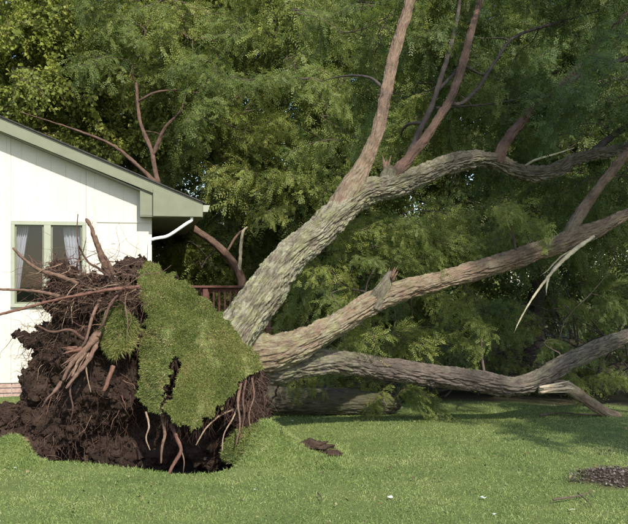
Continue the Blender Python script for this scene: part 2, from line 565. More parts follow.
def blade_mesh(name, R0, N0, length, width, tint, mat, droop=0.3, lean=0.5):
    """grass blades: 5 vertices each, quad + tip triangle, bending over"""
    n = len(R0)
    rnd = RNG.normal(size=(n, 3))
    d = N0 + lean * rnd
    d /= np.linalg.norm(d, axis=1)[:, None]
    side = np.cross(d, RNG.normal(size=(n, 3)))
    side /= np.linalg.norm(side, axis=1)[:, None] + 1e-9
    bend = rnd * lean * 0.8
    bend[:, 2] -= droop * RNG.uniform(0.3, 1.6, n)
    L = length[:, None]; w = width[:, None]
    mid = R0 + d * L * 0.55 + bend * L * 0.12
    tip = R0 + d * L * 0.9 + bend * L * 0.5
    V = np.stack([R0 - side * w * 0.5, R0 + side * w * 0.5, mid + side * w * 0.42, mid - side * w * 0.42, tip], 1).reshape(-1, 3)
    b = np.arange(n)[:, None] * 5
    return new_mesh(name, V, (b + np.array([[0, 1, 2, 3]]), b + np.array([[3, 2, 4]])), mat, False, {'tint': np.repeat(tint, 5)})


# lawn blades: dense near the camera, thinner towards the wood
nb = 620000
yy = 4.6 + (RNG.uniform(0, 1, nb)**1.25) * 8.6
xx = RNG.uniform(-1, 1, nb) * (1.2 + yy * 0.43)
keep = (pit_mask(xx, yy) < 0.12) & (bed_mask(xx, yy) < RNG.uniform(0.0, 1.0, nb)) & (yy < wood_edge(xx) + RNG.normal(0, 0.25, nb))
cl = np.exp(-(((xx + 0.02) / 0.2)**2 + ((yy - 8.05) / 0.17)**2) * 1.6) + 0.3 * noise3(xx * 9, yy * 9, 2)
keep &= cl < 0.62
hx, hy = xx + 2.384, yy - 12.7
keep &= ~((yy > 12.5 + 0.19 * (xx + 2.38)) & (xx < -2.3))
keep &= RNG.uniform(0, 1, nb) < 0.75 + 0.5 * noise3(xx * 3.1, yy * 3.1, 0.7) + 0.4 * noise3(xx * 9, yy * 9, 5.7)
xx, yy = xx[keep], yy[keep]
nb = len(xx)
tn = 0.45 + 0.40 * fbm(xx * 0.9, yy * 1.6, 2.2, 4) + 0.2 * noise3(xx * 5, yy * 5, 8) + RNG.normal(0, 0.13, nb)
dead = RNG.uniform(0, 1, nb) < 0.02 + 0.07 * np.clip(fbm(xx * 1.7, yy * 1.7, 4.4, 3), 0, 1)
tn = np.where(dead, RNG.uniform(0.85, 1.0, nb), np.clip(tn, 0, 0.8))
ln = RNG.uniform(0.010, 0.028, nb) * (1 + 0.35 * noise3(xx * 2.3, yy * 2.3, 6)) * (1 + 0.35 * np.exp(-((yy - np.interp(xx, LIPX, LIPY)) / 0.15)**2))
hx1, hy1 = RNG.uniform(-1.05, 0.35, 26000), RNG.uniform(7.5, 8.6, 26000)
hx2, hy2 = RNG.uniform(-3.3, -2.4, 14000), RNG.uniform(7.5, 8.4, 14000)
hx_, hy_ = np.concatenate([hx1, hx2]), np.concatenate([hy1, hy2])
hk = (pit_mask(hx_, hy_) < 0.3) & (np.exp(-(((hx_ + 0.02) / 0.2)**2 + ((hy_ - 8.05) / 0.17)**2) * 1.6) < 0.6)
hx_, hy_ = hx_[hk], hy_[hk]
e_ = 0.02
hn = np.column_stack([-(ground_z(hx_ + e_, hy_) - ground_z(hx_ - e_, hy_)) / (2 * e_), -(ground_z(hx_, hy_ + e_) - ground_z(hx_, hy_ - e_)) / (2 * e_), np.ones(len(hx_))])
hn /= np.linalg.norm(hn, axis=1)[:, None]
xa_ = np.concatenate([xx, hx_]); ya_ = np.concatenate([yy, hy_])
na_ = np.vstack([np.tile([0, 0, 1.0], (nb, 1)), hn])
nh = len(hx_)
th_ = np.clip(0.5 + 0.35 * fbm(hx_ * 4, hy_ * 4, 3.3, 3) + RNG.normal(0, 0.16, nh), 0, 0.95)
me = blade_mesh('grass', np.column_stack([xa_, ya_, ground_z(xa_, ya_) - 0.002]), na_, np.concatenate([ln, RNG.uniform(0.02, 0.05, nh)]), RNG.uniform(0.0028, 0.0052, nb + nh), np.concatenate([tn, th_]), M['blade'], 0.4, 0.6)
tag(obj('grass', me), 'short mown green grass blades covering the lawn', 'grass', kind='stuff')

# fallen leaf litter crumbs in the planting bed, and loose bits all over the lawn
def flake_mesh(name, pts, size, mat, flat=0.5, thick=0.0):
    n = len(pts)
    a = RNG.uniform(0, 2 * math.pi, n)
    u = np.column_stack([np.cos(a), np.sin(a), RNG.normal(0, flat, n)])
    v = np.column_stack([-np.sin(a), np.cos(a), RNG.normal(0, flat, n)])
    s = size[:, None]
    k = RNG.uniform(0.35, 0.8, (n, 1))
    V = np.stack([pts - u * s, pts - v * s * k, pts + u * s, pts + v * s * k], 1).reshape(-1, 3)
    V[:, 2] += 0.004
    return new_mesh(name, V, np.arange(n)[:, None] * 4 + np.array([[0, 1, 2, 3]]), mat, attrs={'tint': np.repeat(RNG.uniform(0, 1, n), 4)})


n = 6500
bx, by = 2.78 + RNG.uniform(-0.95, 0.95, n), 7.0 + RNG.uniform(-0.6, 0.6, n)
k = bed_mask(bx, by) > 0.4
bx, by = bx[k], by[k]
tag(obj('wood_chips', flake_mesh('wood_chips', np.column_stack([bx, by, ground_z(bx, by) + 0.008]), RNG.uniform(0.004, 0.015, len(bx)), M['chip'], 0.35)),
    'grey brown wood chips and leaf bits in the small bare bed', 'wood chips', kind='stuff')
M['deadleaf'] = mat_blade('dead_leaf', [(0, (0.03, 0.035, 0.015)), (0.5, (0.09, 0.07, 0.03)), (0.8, (0.16, 0.12, 0.05)), (1, (0.26, 0.24, 0.13))], 0.2)
n = 1500
lx = RNG.uniform(-3.5, 4, n); ly = RNG.uniform(5.2, 11.2, n)
k = pit_mask(lx, ly) < 0.1
lx, ly = lx[k], ly[k]
tag(obj('leaf_litter', flake_mesh('leaf_litter', np.column_stack([lx, ly, ground_z(lx, ly) + 0.03]), RNG.uniform(0.006, 0.018, len(lx)), M['deadleaf'], 0.4)),
    'tiny dead leaves and bark crumbs scattered over the lawn', 'leaf litter', kind='stuff')

# ------------------------------------------------------------------ house
HA = math.radians(11.5)
HC = Vector((-2.384, 12.7, 0.0))
house = empty('house', HC, 'white sided house with sage green roof trim and a pair of curtained windows', 'house', rz=HA)
HU = Vector((math.cos(HA), math.sin(HA), 0)); HW = Vector((-math.sin(HA), math.cos(HA), 0))


def hpx(px, py, d=0.0):
    """photo pixel to (x, z) on the house plane y=d in house space"""
    r = Vector(((px - 314) / F, 1, (HZ - py) / F)); o = Vector((0, 0, EYE))
    t = (HC + HW * d - o).dot(HW) / r.dot(HW)
    q = o + r * t - HC
    return q.dot(HU), q.z


OV = -0.25
xa, za = hpx(203, 203, OV)       # eave end, top of rake
xb, zb = hpx(0, 117, OV)
SL = (za - zb) / (xa - xb)       # slope (negative to the right)
XR = -4.9                        # ridge
HWID = -9.8


def top(x): return za + SL * (x - xa) if x >= XR else top(XR) - SL * (x - XR)


FH = 0.235
xg, zg = hpx(140, 217, OV)
BZ = hpx(203, 217, OV)[1]
WT = 0.20                        # soffit sits this far under the roof line
wx0, wz1 = hpx(11, 221); wx1, wz0 = hpx(86, 307)
FZ = hpx(5, 383)[1]
# siding boards, each a piece; boards over the window are split above and below it
bw = 0.2035
k = 0
x = -0.002
while x > HWID + 0.1:
    x0, x1 = x - bw + 0.0006, x - 0.0006
    segs = [(FZ, None)]
    if x1 > wx0 + 0.01 and x0 < wx1 - 0.01:
        pieces = []
        if x0 < wx0: pieces.append((x0, wx0 - 0.002, FZ, None))
        if x1 > wx1: pieces.append((wx1 + 0.002, x1, FZ, None))
        a, b = max(x0, wx0 + 0.001), min(x1, wx1 - 0.001)
        pieces += [(a, b, FZ, wz0 - 0.002), (a, b, wz1 + 0.002, None)]
    else:
        pieces = [(x0, x1, FZ, None)]
    for (a, b, c0, c1) in pieces:
        if b - a < 0.012: continue
        ta = (top(a) - WT) if c1 is None else c1
        tb = (top(b) - WT) if c1 is None else c1
        MB().prism_xz([(a, c0), (b, c0), (b, tb), (a, ta)], 0.0, 0.022).build('siding_board', M['siding'], house, 0.001)
    x -= bw
# sheathing behind the boards, split round the window
sh = MB()
for (a, b, c0, c1) in ((HWID, wx0, FZ, None), (wx1, -0.01, FZ, None), (wx0, wx1, FZ, wz0), (wx0, wx1, wz1, None)):
    if a < XR < b:
        sh.prism_xz([(a, c0), (b, c0), (b, top(b) - WT), (XR, top(XR) - WT), (a, top(a) - WT)], 0.0225, 0.12)
    else:
        sh.prism_xz([(a, c0), (b, c0), (b, c1 or top(b) - WT), (a, c1 or top(a) - WT)], 0.0225, 0.12)
sh.build('sheathing', M['siding'], house)
DEP = 8.5
MB().box(-0.12, -0.004, 0.123, DEP, FZ, top(0) - WT).build('side_wall', M['siding'], house)
MB().box(HWID, HWID + 0.12, 0.123, DEP, FZ, top(HWID) - WT).build('side_wall', M['siding'], house)
MB().prism_xz([(HWID, FZ), (-0.004, FZ), (-0.004, top(0) - WT), (XR, top(XR) - WT), (HWID, top(HWID) - WT)], DEP + .002, DEP + 0.12).build('rear_wall', M['siding'], house)
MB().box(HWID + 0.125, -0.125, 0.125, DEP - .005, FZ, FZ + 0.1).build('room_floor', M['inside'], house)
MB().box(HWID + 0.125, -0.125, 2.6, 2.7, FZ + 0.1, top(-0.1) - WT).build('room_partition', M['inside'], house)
# horizontal siding seam right of the window
sx0, sz0 = hpx(97, 221.5)
MB().box(sx0, -0.003, -0.012, -0.0005, sz0 - 0.012, sz0 + 0.010).build('seam_flashing', M['siding'], house)
# foundation: bricks set on mortar
fd = MB().box(HWID + 0.01, -0.03, 0.03, DEP - 0.02, -0.4, FZ - 0.003).build('foundation', M['mortar'], house)
bme = None
bz = FZ - 0.008
while bz > -0.05:
    bxp = -0.03 - (0.11 if int(round(bz * 100)) % 2 else 0)
    while bxp > -3.6:
        o = MB().box(bxp - 0.205, bxp, 0.014, 0.0295, bz - 0.062, bz) if bme is None else None
        if bme is None:
            b0 = MB().box(-0.205, 0, 0, 0.0155, -0.062, 0).build('brick', M['brick'], house, 0.003); bme = b0.data
            b0.location = (bxp, 0.014, bz)
        else:
            obj('brick', bme, house, (bxp, 0.014 + random.uniform(-.002, .002), bz))
        bxp -= 0.216
    bz -= 0.074
# rake fascia, eave return box, soffit, roof
MB().prism_xz([(XR, top(XR) - FH), (xa, top(xa) - FH * 0.65), (xa, top(xa)), (XR, top(XR))], OV, OV + 0.035).build('rake_fascia', M['trim'], house, 0.003)
MB().prism_xz([(HWID - 0.7, top(HWID - .7) - FH), (XR - .001, top(XR) - FH), (XR - .001, top(XR)), (HWID - 0.7, top(HWID - 0.7))], OV, OV + 0.035).build('rake_fascia', M['trim'], house, 0.003)
xs = 0.0
MB().prism_xz([(XR, top(XR) - WT), (0, top(0) - WT), (0, top(0) - WT + 0.02), (XR, top(XR) - WT + 0.02)], OV + 0.036, 0.0).build('rake_soffit', M['trim'], house)
def fbot(x): return top(XR) - FH + (top(xa) - FH * 0.65 - top(XR) + FH) * (x - XR) / (xa - XR)


xh = hpx(153, 217, OV)[0]
MB().prism_xz([(xh, BZ), (xa - 0.003, BZ), (xa - 0.003, top(xa) - 0.04), (xh, fbot(xh) + 0.06)], OV - 0.016, OV - 0.001).build('return_board', M['trim'], house, 0.003)
MB().prism_xz([(xg, BZ + 0.012), (xh - 0.002, BZ + 0.012), (xh - 0.002, fbot(xh) + 0.02), (xg, fbot(xg) + 0.02)], OV + 0.036, OV + 0.056).build('return_board', M['trim'], house, 0.003)
MB().box(xg, xa - 0.004, OV + 0.0365, 0.0 - 0.002, BZ - 0.004, BZ + 0.010).build('return_soffit', M['trim'], house)
MB().box(0.0, xa - 0.004, 0.001, DEP + 0.3, BZ - 0.001, BZ + 0.018).build('eave_soffit', M['trim'], house)
MB().box(xa - 0.022, xa - 0.001, OV + 0.037, DEP + 0.3, BZ + 0.02, top(xa) - 0.005).build('eave_fascia', M['trim'], house)
rt = 0.022
MB().prism_xz([(HWID - 0.72, top(HWID - .72) + 0.002), (XR, top(XR) + 0.002), (xa + 0.03, top(xa + .03) + 0.002), (xa + 0.03, top(xa + .03) + rt), (XR, top(XR) + rt), (HWID - 0.72, top(HWID - .72) + rt)], OV - 0.03, DEP + 0.35).build('roof', M['roof'], house)
# gutter along the eave and a downspout elbow back to the corner
gm = MB()
ga, gz = xa + 0.001, top(xa) - 0.03
gm.prism_xz([(ga, gz - 0.10), (ga + 0.07, gz - 0.10), (ga + 0.10, gz), (ga + 0.088, gz), (ga + 0.062, gz - 0.09), (ga, gz - 0.09)], OV + 0.0, DEP + 0.3)
gm.prism_xz([(ga, gz - 0.099), (ga + 0.069, gz - 0.099), (ga + 0.099, gz - 0.001), (ga, gz - 0.001)], OV - 0.004, OV - 0.0005)
gm.build('gutter', M['frame'], house)
x1_, z1_ = hpx(189, 222, 0.0); x2_, z2_ = hpx(155, 239, 0.06)
pth = [(xa - 0.16, -0.20, BZ - 0.002), (xa - 0.165, -0.20, BZ - 0.05), (xa - 0.24, -0.19, BZ - 0.10), (0.24, -0.12, z2_ + 0.045), (0.10, -0.08, z2_ + 0.01), (0.02, -0.05, z2_ - 0.01), (-0.035, -0.035, z2_ - 0.08), (-0.04, -0.03, z2_ - 0.7), (-0.04, -0.03, 0.1)]
v, q, t_, *_ = tube(pth, [0.024] * len(pth), 12, 0.02)
obj('downspout', new_mesh('downspout', v, (q, t_), M['white'], True), house)
# windows: two panes in one sage frame
fw = 0.052
w = empty('window', (0, 0, 0), None, None); w.parent = house
mid0, mid1 = hpx(44, 260)[0], hpx(51, 260)[0]
y0, y1 = -0.02, 0.05
fr = MB()
fr.box(wx0 + .001, wx1 - .001, y0, y1, wz1 - fw, wz1 - .001).box(wx0 + .001, wx1 - .001, y0 - 0.02, y1, wz0 + .001, wz0 + fw)
fr.box(wx0 + .001, wx0 + fw, y0, y1, wz0 + fw, wz1 - fw).box(wx1 - fw, wx1 - .001, y0, y1, wz0 + fw, wz1 - fw)
fr.build('window_frame', M['frame'], w, 0.003)
MB().box(mid0, mid1, y0 - 0.004, y1, wz0 + fw + .001, wz1 - fw - .001).build('mullion', M['frame'], w, 0.003)
for (a, b) in ((wx0 + fw, mid0), (mid1, wx1 - fw)):
    s_ = MB()
    e = 0.022
    za_, zb_ = wz0 + fw + .001, wz1 - fw - .001
    s_.box(a + .001, b - .001, 0.012, 0.03, zb_ - e, zb_).box(a + .001, b - .001, 0.012, 0.03, za_, za_ + e)
    s_.box(a + .001, a + e, 0.012, 0.03, za_ + e, zb_ - e).box(b - e, b - .001, 0.012, 0.03, za_ + e, zb_ - e)
    s_.build('sash', M['trim'], w)
    MB().box(a + e, b - e, 0.019, 0.023, za_ + e, zb_ - e).build('pane', M['glass'], w)
# curtains: pleated cloth hanging inside each pane, swept to one side
def curtain(xl, xr, xl2, xr2, z0, z1, yb):
    nu, nv = 60, 24
    Vc = []
    for a in range(nv):
        t = a / (nv - 1)
        L_ = xl + (xl2 - xl) * t**1.4; R_ = xr + (xr2 - xr) * t**0.8
        for b in range(nu):
            u = b / (nu - 1)
            Vc.append((L_ + (R_ - L_) * u, yb + 0.025 * math.sin(u * 38 + t * 2) * (0.6 + 0.4 * t) + 0.008 * math.sin(u * 90), z1 + (z0 - z1) * t))
    Fc = [(a * nu + b, a * nu + b + 1, (a + 1) * nu + b + 1, (a + 1) * nu + b) for a in range(nv - 1) for b in range(nu - 1)]
    return obj('curtain', new_mesh('curtain', np.array(Vc), Fc, M['curtain'], True), w)


curtain(wx0 + 0.03, hpx(29, 260)[0], wx0 + 0.03, hpx(18, 260)[0], wz0 + 0.25, wz1 - 0.02, 0.14)
curtain(hpx(62, 260)[0], wx1 - 0.02, hpx(76, 260)[0], wx1 - 0.02, wz0, wz1 - 0.02, 0.14)

# ------------------------------------------------------------------ deck with railing behind the trunk
deck = empty('deck', (-1.9, 15.2, 0), 'reddish brown wooden deck with baluster railing behind the leaning trunk', 'deck')
DX0, DX1, DZ = -1.0, 1.15, 0.62
for k in range(10):
    MB().box(DX0, DX1, 0.02 + k * 0.143, 0.02 + k * 0.143 + 0.136, DZ - 0.03, DZ).build('deck_board', M['deck'], deck, 0.004)
MB().box(DX0, DX1, -0.02, 0.018, DZ - 0.2, DZ - 0.002).build('rim_joist', M['deck'], deck, 0.003)
for xx_ in (DX0 + 0.05, 0.0, DX1 - 0.05):
    MB().box(xx_ - 0.045, xx_ + 0.045, -0.112, -0.022, -0.1, DZ + 0.93).build('post', M['deck'], deck, 0.004)
MB().box(DX0 - 0.03, DX1 + 0.03, -0.14, 0.0, DZ + 0.932, DZ + 0.97).build('top_rail', M['deck'], deck, 0.004)
MB().box(DX0, DX1, -0.02, 0.018, DZ + 0.85, DZ + 0.93).build('rail', M['deck'], deck, 0.003)
MB().box(DX0, DX1, -0.02, 0.018, DZ + 0.07, DZ + 0.15).build('rail', M['deck'], deck, 0.003)
bal = None
for k in range(20):
    xb_ = DX0 + 0.16 + k * 0.098
    if bal is None:
        bal = MB().box(-0.018, 0.018, -0.018, 0.018, 0, 0.84).build('baluster', M['deck'], deck, 0.003)
        bal.location = (xb_, -0.041, DZ + 0.05)
    else:
        obj('baluster', bal.data, deck, (xb_, -0.041, DZ + 0.05))

# ------------------------------------------------------------------ leafy boughs (shared meshes)
def bough_mesh(name, kind, seed, leafmat, length=1.3):
    r = np.random.default_rng(seed)
    twigs, fr_p, fr_d = [], [], []
    def curve(p0, d0, L, sag, n=7):
        d = np.array(d0, float); d /= np.linalg.norm(d)
        p = np.array(p0, float); out = [p.copy()]
        for _ in range(n):
            d = d + np.array([0, 0, -sag / n]) + r.normal(0, 0.06, 3)
            d /= np.linalg.norm(d)
            p = p + d * L / n
            out.append(p.copy())
        return np.array(out)
    main = curve((0, 0, 0), (1, 0, 0.25), length, r.uniform(0.5, 1.3), 10)
    twigs.append((main, 0.010, 0.003))
    k = 16
    for a in range(k):
        t = 0.08 + 0.9 * a / k
        idx = t * (len(main) - 1); i0 = int(idx); p = main[i0] + (main[min(i0 + 1, len(main) - 1)] - main[i0]) * (idx - i0)
        td = main[min(i0 + 1, len(main) - 1)] - main[max(i0 - 1, 0)]; td /= np.linalg.norm(td)
        s = (1 if a % 2 else -1)
        lat = np.cross(td, [0, 0, 1]) * s
        d = td * r.uniform(0.4, 0.9) + lat * r.uniform(0.5, 1.0) + np.array([0, 0, r.uniform(-0.6, 0.8)])
        tw = curve(p, d, length * r.uniform(0.2, 0.6) * (1.15 - 0.5 * t), r.uniform(0.3, 2.3))
        twigs.append((tw, 0.005, 0.0015))
    for tw, _, _ in twigs:
        seglen = np.linalg.norm(tw[-1] - tw[0])
        cnt = int(seglen / (0.046 if kind == 'locust' else 0.024)) + 3
        for b in range(cnt):
            t = 0.12 + 0.88 * b / cnt
            idx = t * (len(tw) - 1); i0 = min(int(idx), len(tw) - 2)
            p = tw[i0] + (tw[i0 + 1] - tw[i0]) * (idx - i0)
            td = tw[i0 + 1] - tw[i0]; td /= np.linalg.norm(td)
            lat = np.cross(td, [0, 0, 1]) * (1 if b % 2 else -1)
            d = td * r.uniform(0.2, 0.9) + lat * r.uniform(0.3, 1.0) + np.array([0, 0, r.uniform(-0.8, 0.6)]) + r.normal(0, 0.25, 3)
            fr_p.append(p); fr_d.append(d / np.linalg.norm(d))
    LV, LT = [], []
    for p, d in zip(fr_p, fr_d):
        tint = np.clip(r.normal(0.5, 0.22), 0, 1)
        if kind == 'locust':
            L = r.uniform(0.11, 0.27); pairs = 6
            q = p.copy(); dd = d.copy()
            lat = np.cross(dd, [0, 0, 1]) + r.normal(0, 0.8, 3)
            for m in range(pairs):
                dd = dd + np.array([0, 0, -0.11]); dd /= np.linalg.norm(dd)
                q = q + dd * L / pairs
                lt = lat - dd * np.dot(lat, dd); lt /= np.linalg.norm(lt) + 1e-9
                ll = 0.052 * (1 - 0.4 * abs(m / (pairs - 1) - 0.4)) * r.uniform(0.75, 1.2); ww = 0.0085 * r.uniform(0.8, 1.2)
                for sgn in (-1, 1):
                    ax = lt * sgn * 0.85 + dd * r.uniform(0.3, 0.7) + np.array([0, 0, r.uniform(-0.75, 0.1)]); ax /= np.linalg.norm(ax)
                    wv = np.cross(ax, np.cross(lt, dd)); wv /= np.linalg.norm(wv) + 1e-9
                    LV += [q, q + ax * ll * 0.5 + wv * ww, q + ax * ll, q + ax * ll * 0.5 - wv * ww]
                    LT += [np.clip(tint + r.normal(0, 0.06), 0, 1)] * 4
        else:
            L = r.uniform(0.045, 0.085)
            st = p + d * r.uniform(0.02, 0.05)
            dd = d + np.array([0, 0, -0.55]); dd /= np.linalg.norm(dd)
            wv = np.cross(dd, [0, 0, 1]) + r.normal(0, 0.5, 3); wv -= dd * np.dot(wv, dd); wv /= np.linalg.norm(wv) + 1e-9
            nn = np.cross(wv, dd)
            W = L * r.uniform(0.36, 0.5)
            LV += [st, st + dd * L * 0.45 + wv * W + nn * 0.012, st + dd * L, st + dd * L * 0.45 - wv * W + nn * 0.012]
            LT += [tint] * 4
    LV = np.array(LV)
    nq = len(LV) // 4
    Fq = np.arange(nq)[:, None] * 4 + np.array([[0, 1, 2, 3]])
    tl = [tube(tw, np.linspace(r0, r1, len(tw)), 4, length / 12) for tw, r0, r1 in twigs]
    TV, (TQ, TT) = merge_tubes(tl)
    V = np.vstack([LV, TV])
    o = len(LV)
    me = new_mesh(name, V, (np.vstack([Fq, TQ + o]), TT + o), leafmat, False, {'tint': np.concatenate([LT, np.zeros(len(TV))])})
    me.materials.append(M['twig'])
    mi = np.zeros(len(me.polygons), dtype=np.int32)
    mi[nq:] = 1
    me.polygons.foreach_set("material_index", mi)
    return me


BOUGH = {
    'locust': [bough_mesh('locust_bough', 'locust', 100 + s, M['leaf_locust']) for s in range(6)],
    'deep': [bough_mesh('locust_bough_deep', 'locust', 200 + s, M['leaf_deep']) for s in range(4)],
    'maple': [bough_mesh('broadleaf_bough', 'maple', 300 + s, M['leaf_maple']) for s in range(4)],
    'maple_deep': [bough_mesh('broadleaf_bough_deep', 'maple', 400 + s, M['leaf_deep']) for s in range(3)],
}
rb = random.Random(77)


def put_bough(parent, base, direction, kind, scale, roll=None):
    """link one bough under its tree; base is a world point, parent is unrotated"""
    d = Vector(direction).normalized()
    az = math.atan2(d.y, d.x); el = math.asin(max(-1, min(1, d.z)))
    o = obj('bough', rb.choice(BOUGH[kind]), parent)
    m = Matrix.Rotation(az, 4, 'Z') @ Matrix.Rotation(-el, 4, 'Y') @ Matrix.Rotation(roll if roll is not None else rb.uniform(-1.3, 1.3), 4, 'X')
    o.matrix_local = Matrix.Translation(Vector(base) - parent.location) @ m @ Matrix.Scale(scale, 4)
    return o


def link_branch(nodes, tgt, r_tip=0.012, seg=5, sag=0.12):
    """tube from the nearest wood node to a bough base; appends its points to nodes"""
    A = np.array([n[0] for n in nodes]); R = np.array([n[1] for n in nodes])
    tgt = np.array(tgt)
    dv = tgt - A
    cost = np.linalg.norm(dv, axis=1) + 0.9 * np.maximum(-dv[:, 2], 0)
    k = int(np.argmin(cost))
    a = A[k]; d = np.linalg.norm(tgt - a)
    m1 = a + (tgt - a) * 0.35 + np.array([rb.uniform(-1, 1), rb.uniform(-1, 1), rb.uniform(0.2, 1.2)]) * sag * d
    m2 = a + (tgt - a) * 0.7 + np.array([rb.uniform(-1, 1), rb.uniform(-1, 1), rb.uniform(0, 1)]) * sag * d
    r0 = min(R[k] * 0.75, r_tip + 0.016 * d)
    pts = [a, m1, m2, tgt]
    rad = [r0, r0 * 0.8 + r_tip * 0.2, r0 * 0.45 + r_tip * 0.5, r_tip]
    for p, q in zip(pts[1:], rad[1:]): nodes.append((np.array(p), q))
    return tube(pts, rad, seg, max(0.08, d / 8))


def make_tree(name, label, cat, base, trunk, r0, crowns, kind, bscale, barkmat, group=None, lump=0.06, r_tip=0.011):
    """standing tree: trunk and branches in one wood mesh, leafy boughs as children"""
    bx, by = base
    bz = float(ground_z(bx, by)) - 0.06
    root = empty(name, (bx, by, bz), label, cat, group)
    pts = [np.array([bx + dx, by + dy, bz + dz]) for dx, dy, dz in trunk]
    rad = np.linspace(r0, r0 * 0.3, len(pts)); rad[0] *= 1.25
    tubes = [tube(pts, rad, 28, 0.04, lump, min(0.03, r0 * 0.16), rb.uniform(0, 9), 24)]
    pp = catmull(np.column_stack([np.array(pts), rad]), 8)
    nodes = [(p[:3], p[3]) for p in pp if p[2] > bz + 1.0]
    spots = []
    for (cx, cy, cz, rx, ry, rz, n) in crowns:
        for w_i in range(n):
            if w_i % 3 == 0:                  # boughs grow in clumps of three
                u = np.array([rb.gauss(0, 1), rb.gauss(0, 1), rb.gauss(0, 1)]); u /= np.linalg.norm(u)
                q = rb.random() ** 0.4 * 1.05
                cc = np.array([cx + u[0] * rx * q, cy + u[1] * ry * q, cz + u[2] * rz * q])
            c = cc + np.array([rb.gauss(0, 0.5), rb.gauss(0, 0.4), rb.gauss(0, 0.45)]) * bscale
            if c[2] < 0.7: continue
            ctr = np.array([cx, cy, c[2] - 0.3])
            d = c - ctr + np.array([rb.gauss(0, 0.35 * rx), rb.gauss(0, 0.35 * ry), 0])
            d[2] = rb.uniform(-0.7, 0.6) * np.linalg.norm(d[:2])
            d /= np.linalg.norm(d) + 1e-9
            sc = bscale * rb.choice([0.65, 0.8, 0.95, 1.1, 1.25])
            ppx, ppy = 314 + c[0] / c[1] * F, HZ - (c[2] - EYE) / c[1] * F
            if c[1] < 17.3 and any((ppx - a_)**2 + (ppy - b_)**2 < (58 if c[1] > 12 else 0)**2 for a_, b_ in ((158, 180), (152, 150), (140, 118), (200, 230), (230, 255), (243, 285))): continue
            spots.append((c - d * 0.6 * sc, d, sc))
    ax = np.mean(np.array(pts), axis=0)
    spots.sort(key=lambda s: min(np.linalg.norm(s[0] - n[0]) for n in nodes))
    for b, d, sc in spots:
        b[2] = max(b[2], bz + 0.5)
        tubes.append(link_branch(nodes, b, r_tip * sc))
        put_bough(root, b, d, kind, sc)
    V, Fc = merge_tubes(tubes)
    V = V - np.array(root.location)
    obj('trunk', new_mesh('trunk', V, Fc, barkmat, True, {'lichen': np.zeros(len(V))}), root)
    return root


# leaning tree behind the house roof: its trunk slants up to the left from beside the deck
T = [P(247, 330, 15.6), P(243, 298, 15.6), P(239, 270, 15.6), P(220, 245, 15.6), P(192, 224, 15.7), P(172, 204, 15.8), P(158, 180, 15.9), P(152, 150, 16), P(140, 118, 16.1), P(136, 80, 16.2)]
b0 = Vector((T[0].x, T[0].y, 0))
tr = [(0, 0, -0.05)] + [((p - b0).x, (p - b0).y, p.z) for p in T[1:]]
lt = make_tree('leaning_tree', 'slender leaning tree whose bent brown trunk passes behind the roof corner', 'tree', (b0.x, b0.y), tr, 0.095,
               [(-3.4, 16.6, 5.0, 1.0, 0.7, 0.9, 14), (-1.7, 16.2, 5.0, 1.4, 1.0, 1.3, 30), (-2.6, 16.8, 6.6, 1.9, 0.9, 1.1, 30), (-0.9, 16.6, 3.6, 1.0, 0.6, 0.9, 12)], 'locust', 0.95, M['bark_red'])
stub = [P(239, 274, 15.58), P(240, 262, 15.55), P(241, 245, 15.5), P(243, 232, 15.45), P(247, 227, 15.4)]
v, q, t_, *_ = tube([p - lt.location for p in stub], [0.035, 0.035, 0.032, 0.028, 0.012], 10, 0.02, 0.3, 0.006, 2.0, 40)
obj('broken_branch', new_mesh('broken_branch', v, (q, t_), M['fresh_old'], True), lt)
for pts, r_ in (([P(160, 188, 15.9), P(140, 168, 15.8), P(112, 145, 15.7), P(70, 128, 15.6), P(20, 112, 15.5)], 0.05), ([P(153, 155, 16), P(165, 128, 15.9), P(182, 108, 15.8), P(190, 70, 15.8)], 0.045)):
    v, q, t_, *_ = tube([p - lt.location for p in pts], np.linspace(r_, r_ * 0.15, len(pts)), 14, 0.03, 0.3, 0.009, r_ * 90, 36)
    obj('branch', new_mesh('branch', v, (q, t_), M['bark_red'], True), lt)

# front row of the wood
G_W = 'trees of the wood behind the lawn'
make_tree('broadleaf_tree', 'bright yellow-green broadleaf tree rising behind the house roof at far left', 'tree', (-6.2, 20), [(0, 0, -.1), (0.1, 0, 2.5), (-0.1, 0.1, 5), (0.1, 0, 8)], 0.2,
          [(-6.6, 18.6, 6.0, 1.8, 0.9, 2.2, 90), (-5.2, 18.8, 7.2, 1.6, 0.9, 1.4, 60), (-7.5, 19.5, 9, 2.2, 1.6, 1.8, 30), (-4.6, 19.2, 5.2, 1.0, 0.7, 0.9, 40), (-4.0, 19.4, 6.3, 1.0, 0.6, 0.9, 40), (-5.6, 19.0, 4.4, 0.9, 0.6, 0.6, 15)], 'maple', 1.15, M['bark_dark'], G_W)
make_tree('broadleaf_tree', 'yellow-green broadleaf tree showing at top centre-left between the locusts', 'tree', (-2.6, 21), [(0, 0, -.1), (0, 0, 3), (0.2, 0.1, 6), (0.2, 0, 9)], 0.2,
          [(-1.6, 18.2, 7.6, 1.7, 0.7, 1.0, 50), (-4.2, 20.6, 8.6, 1.5, 1.2, 1.4, 26), (-3.2, 20.6, 5.0, 1.8, 1.3, 1.6, 24), (-4.9, 21.5, 4.9, 1.3, 0.8, 1.1, 30)], 'maple', 1.15, M['bark_dark'], G_W)
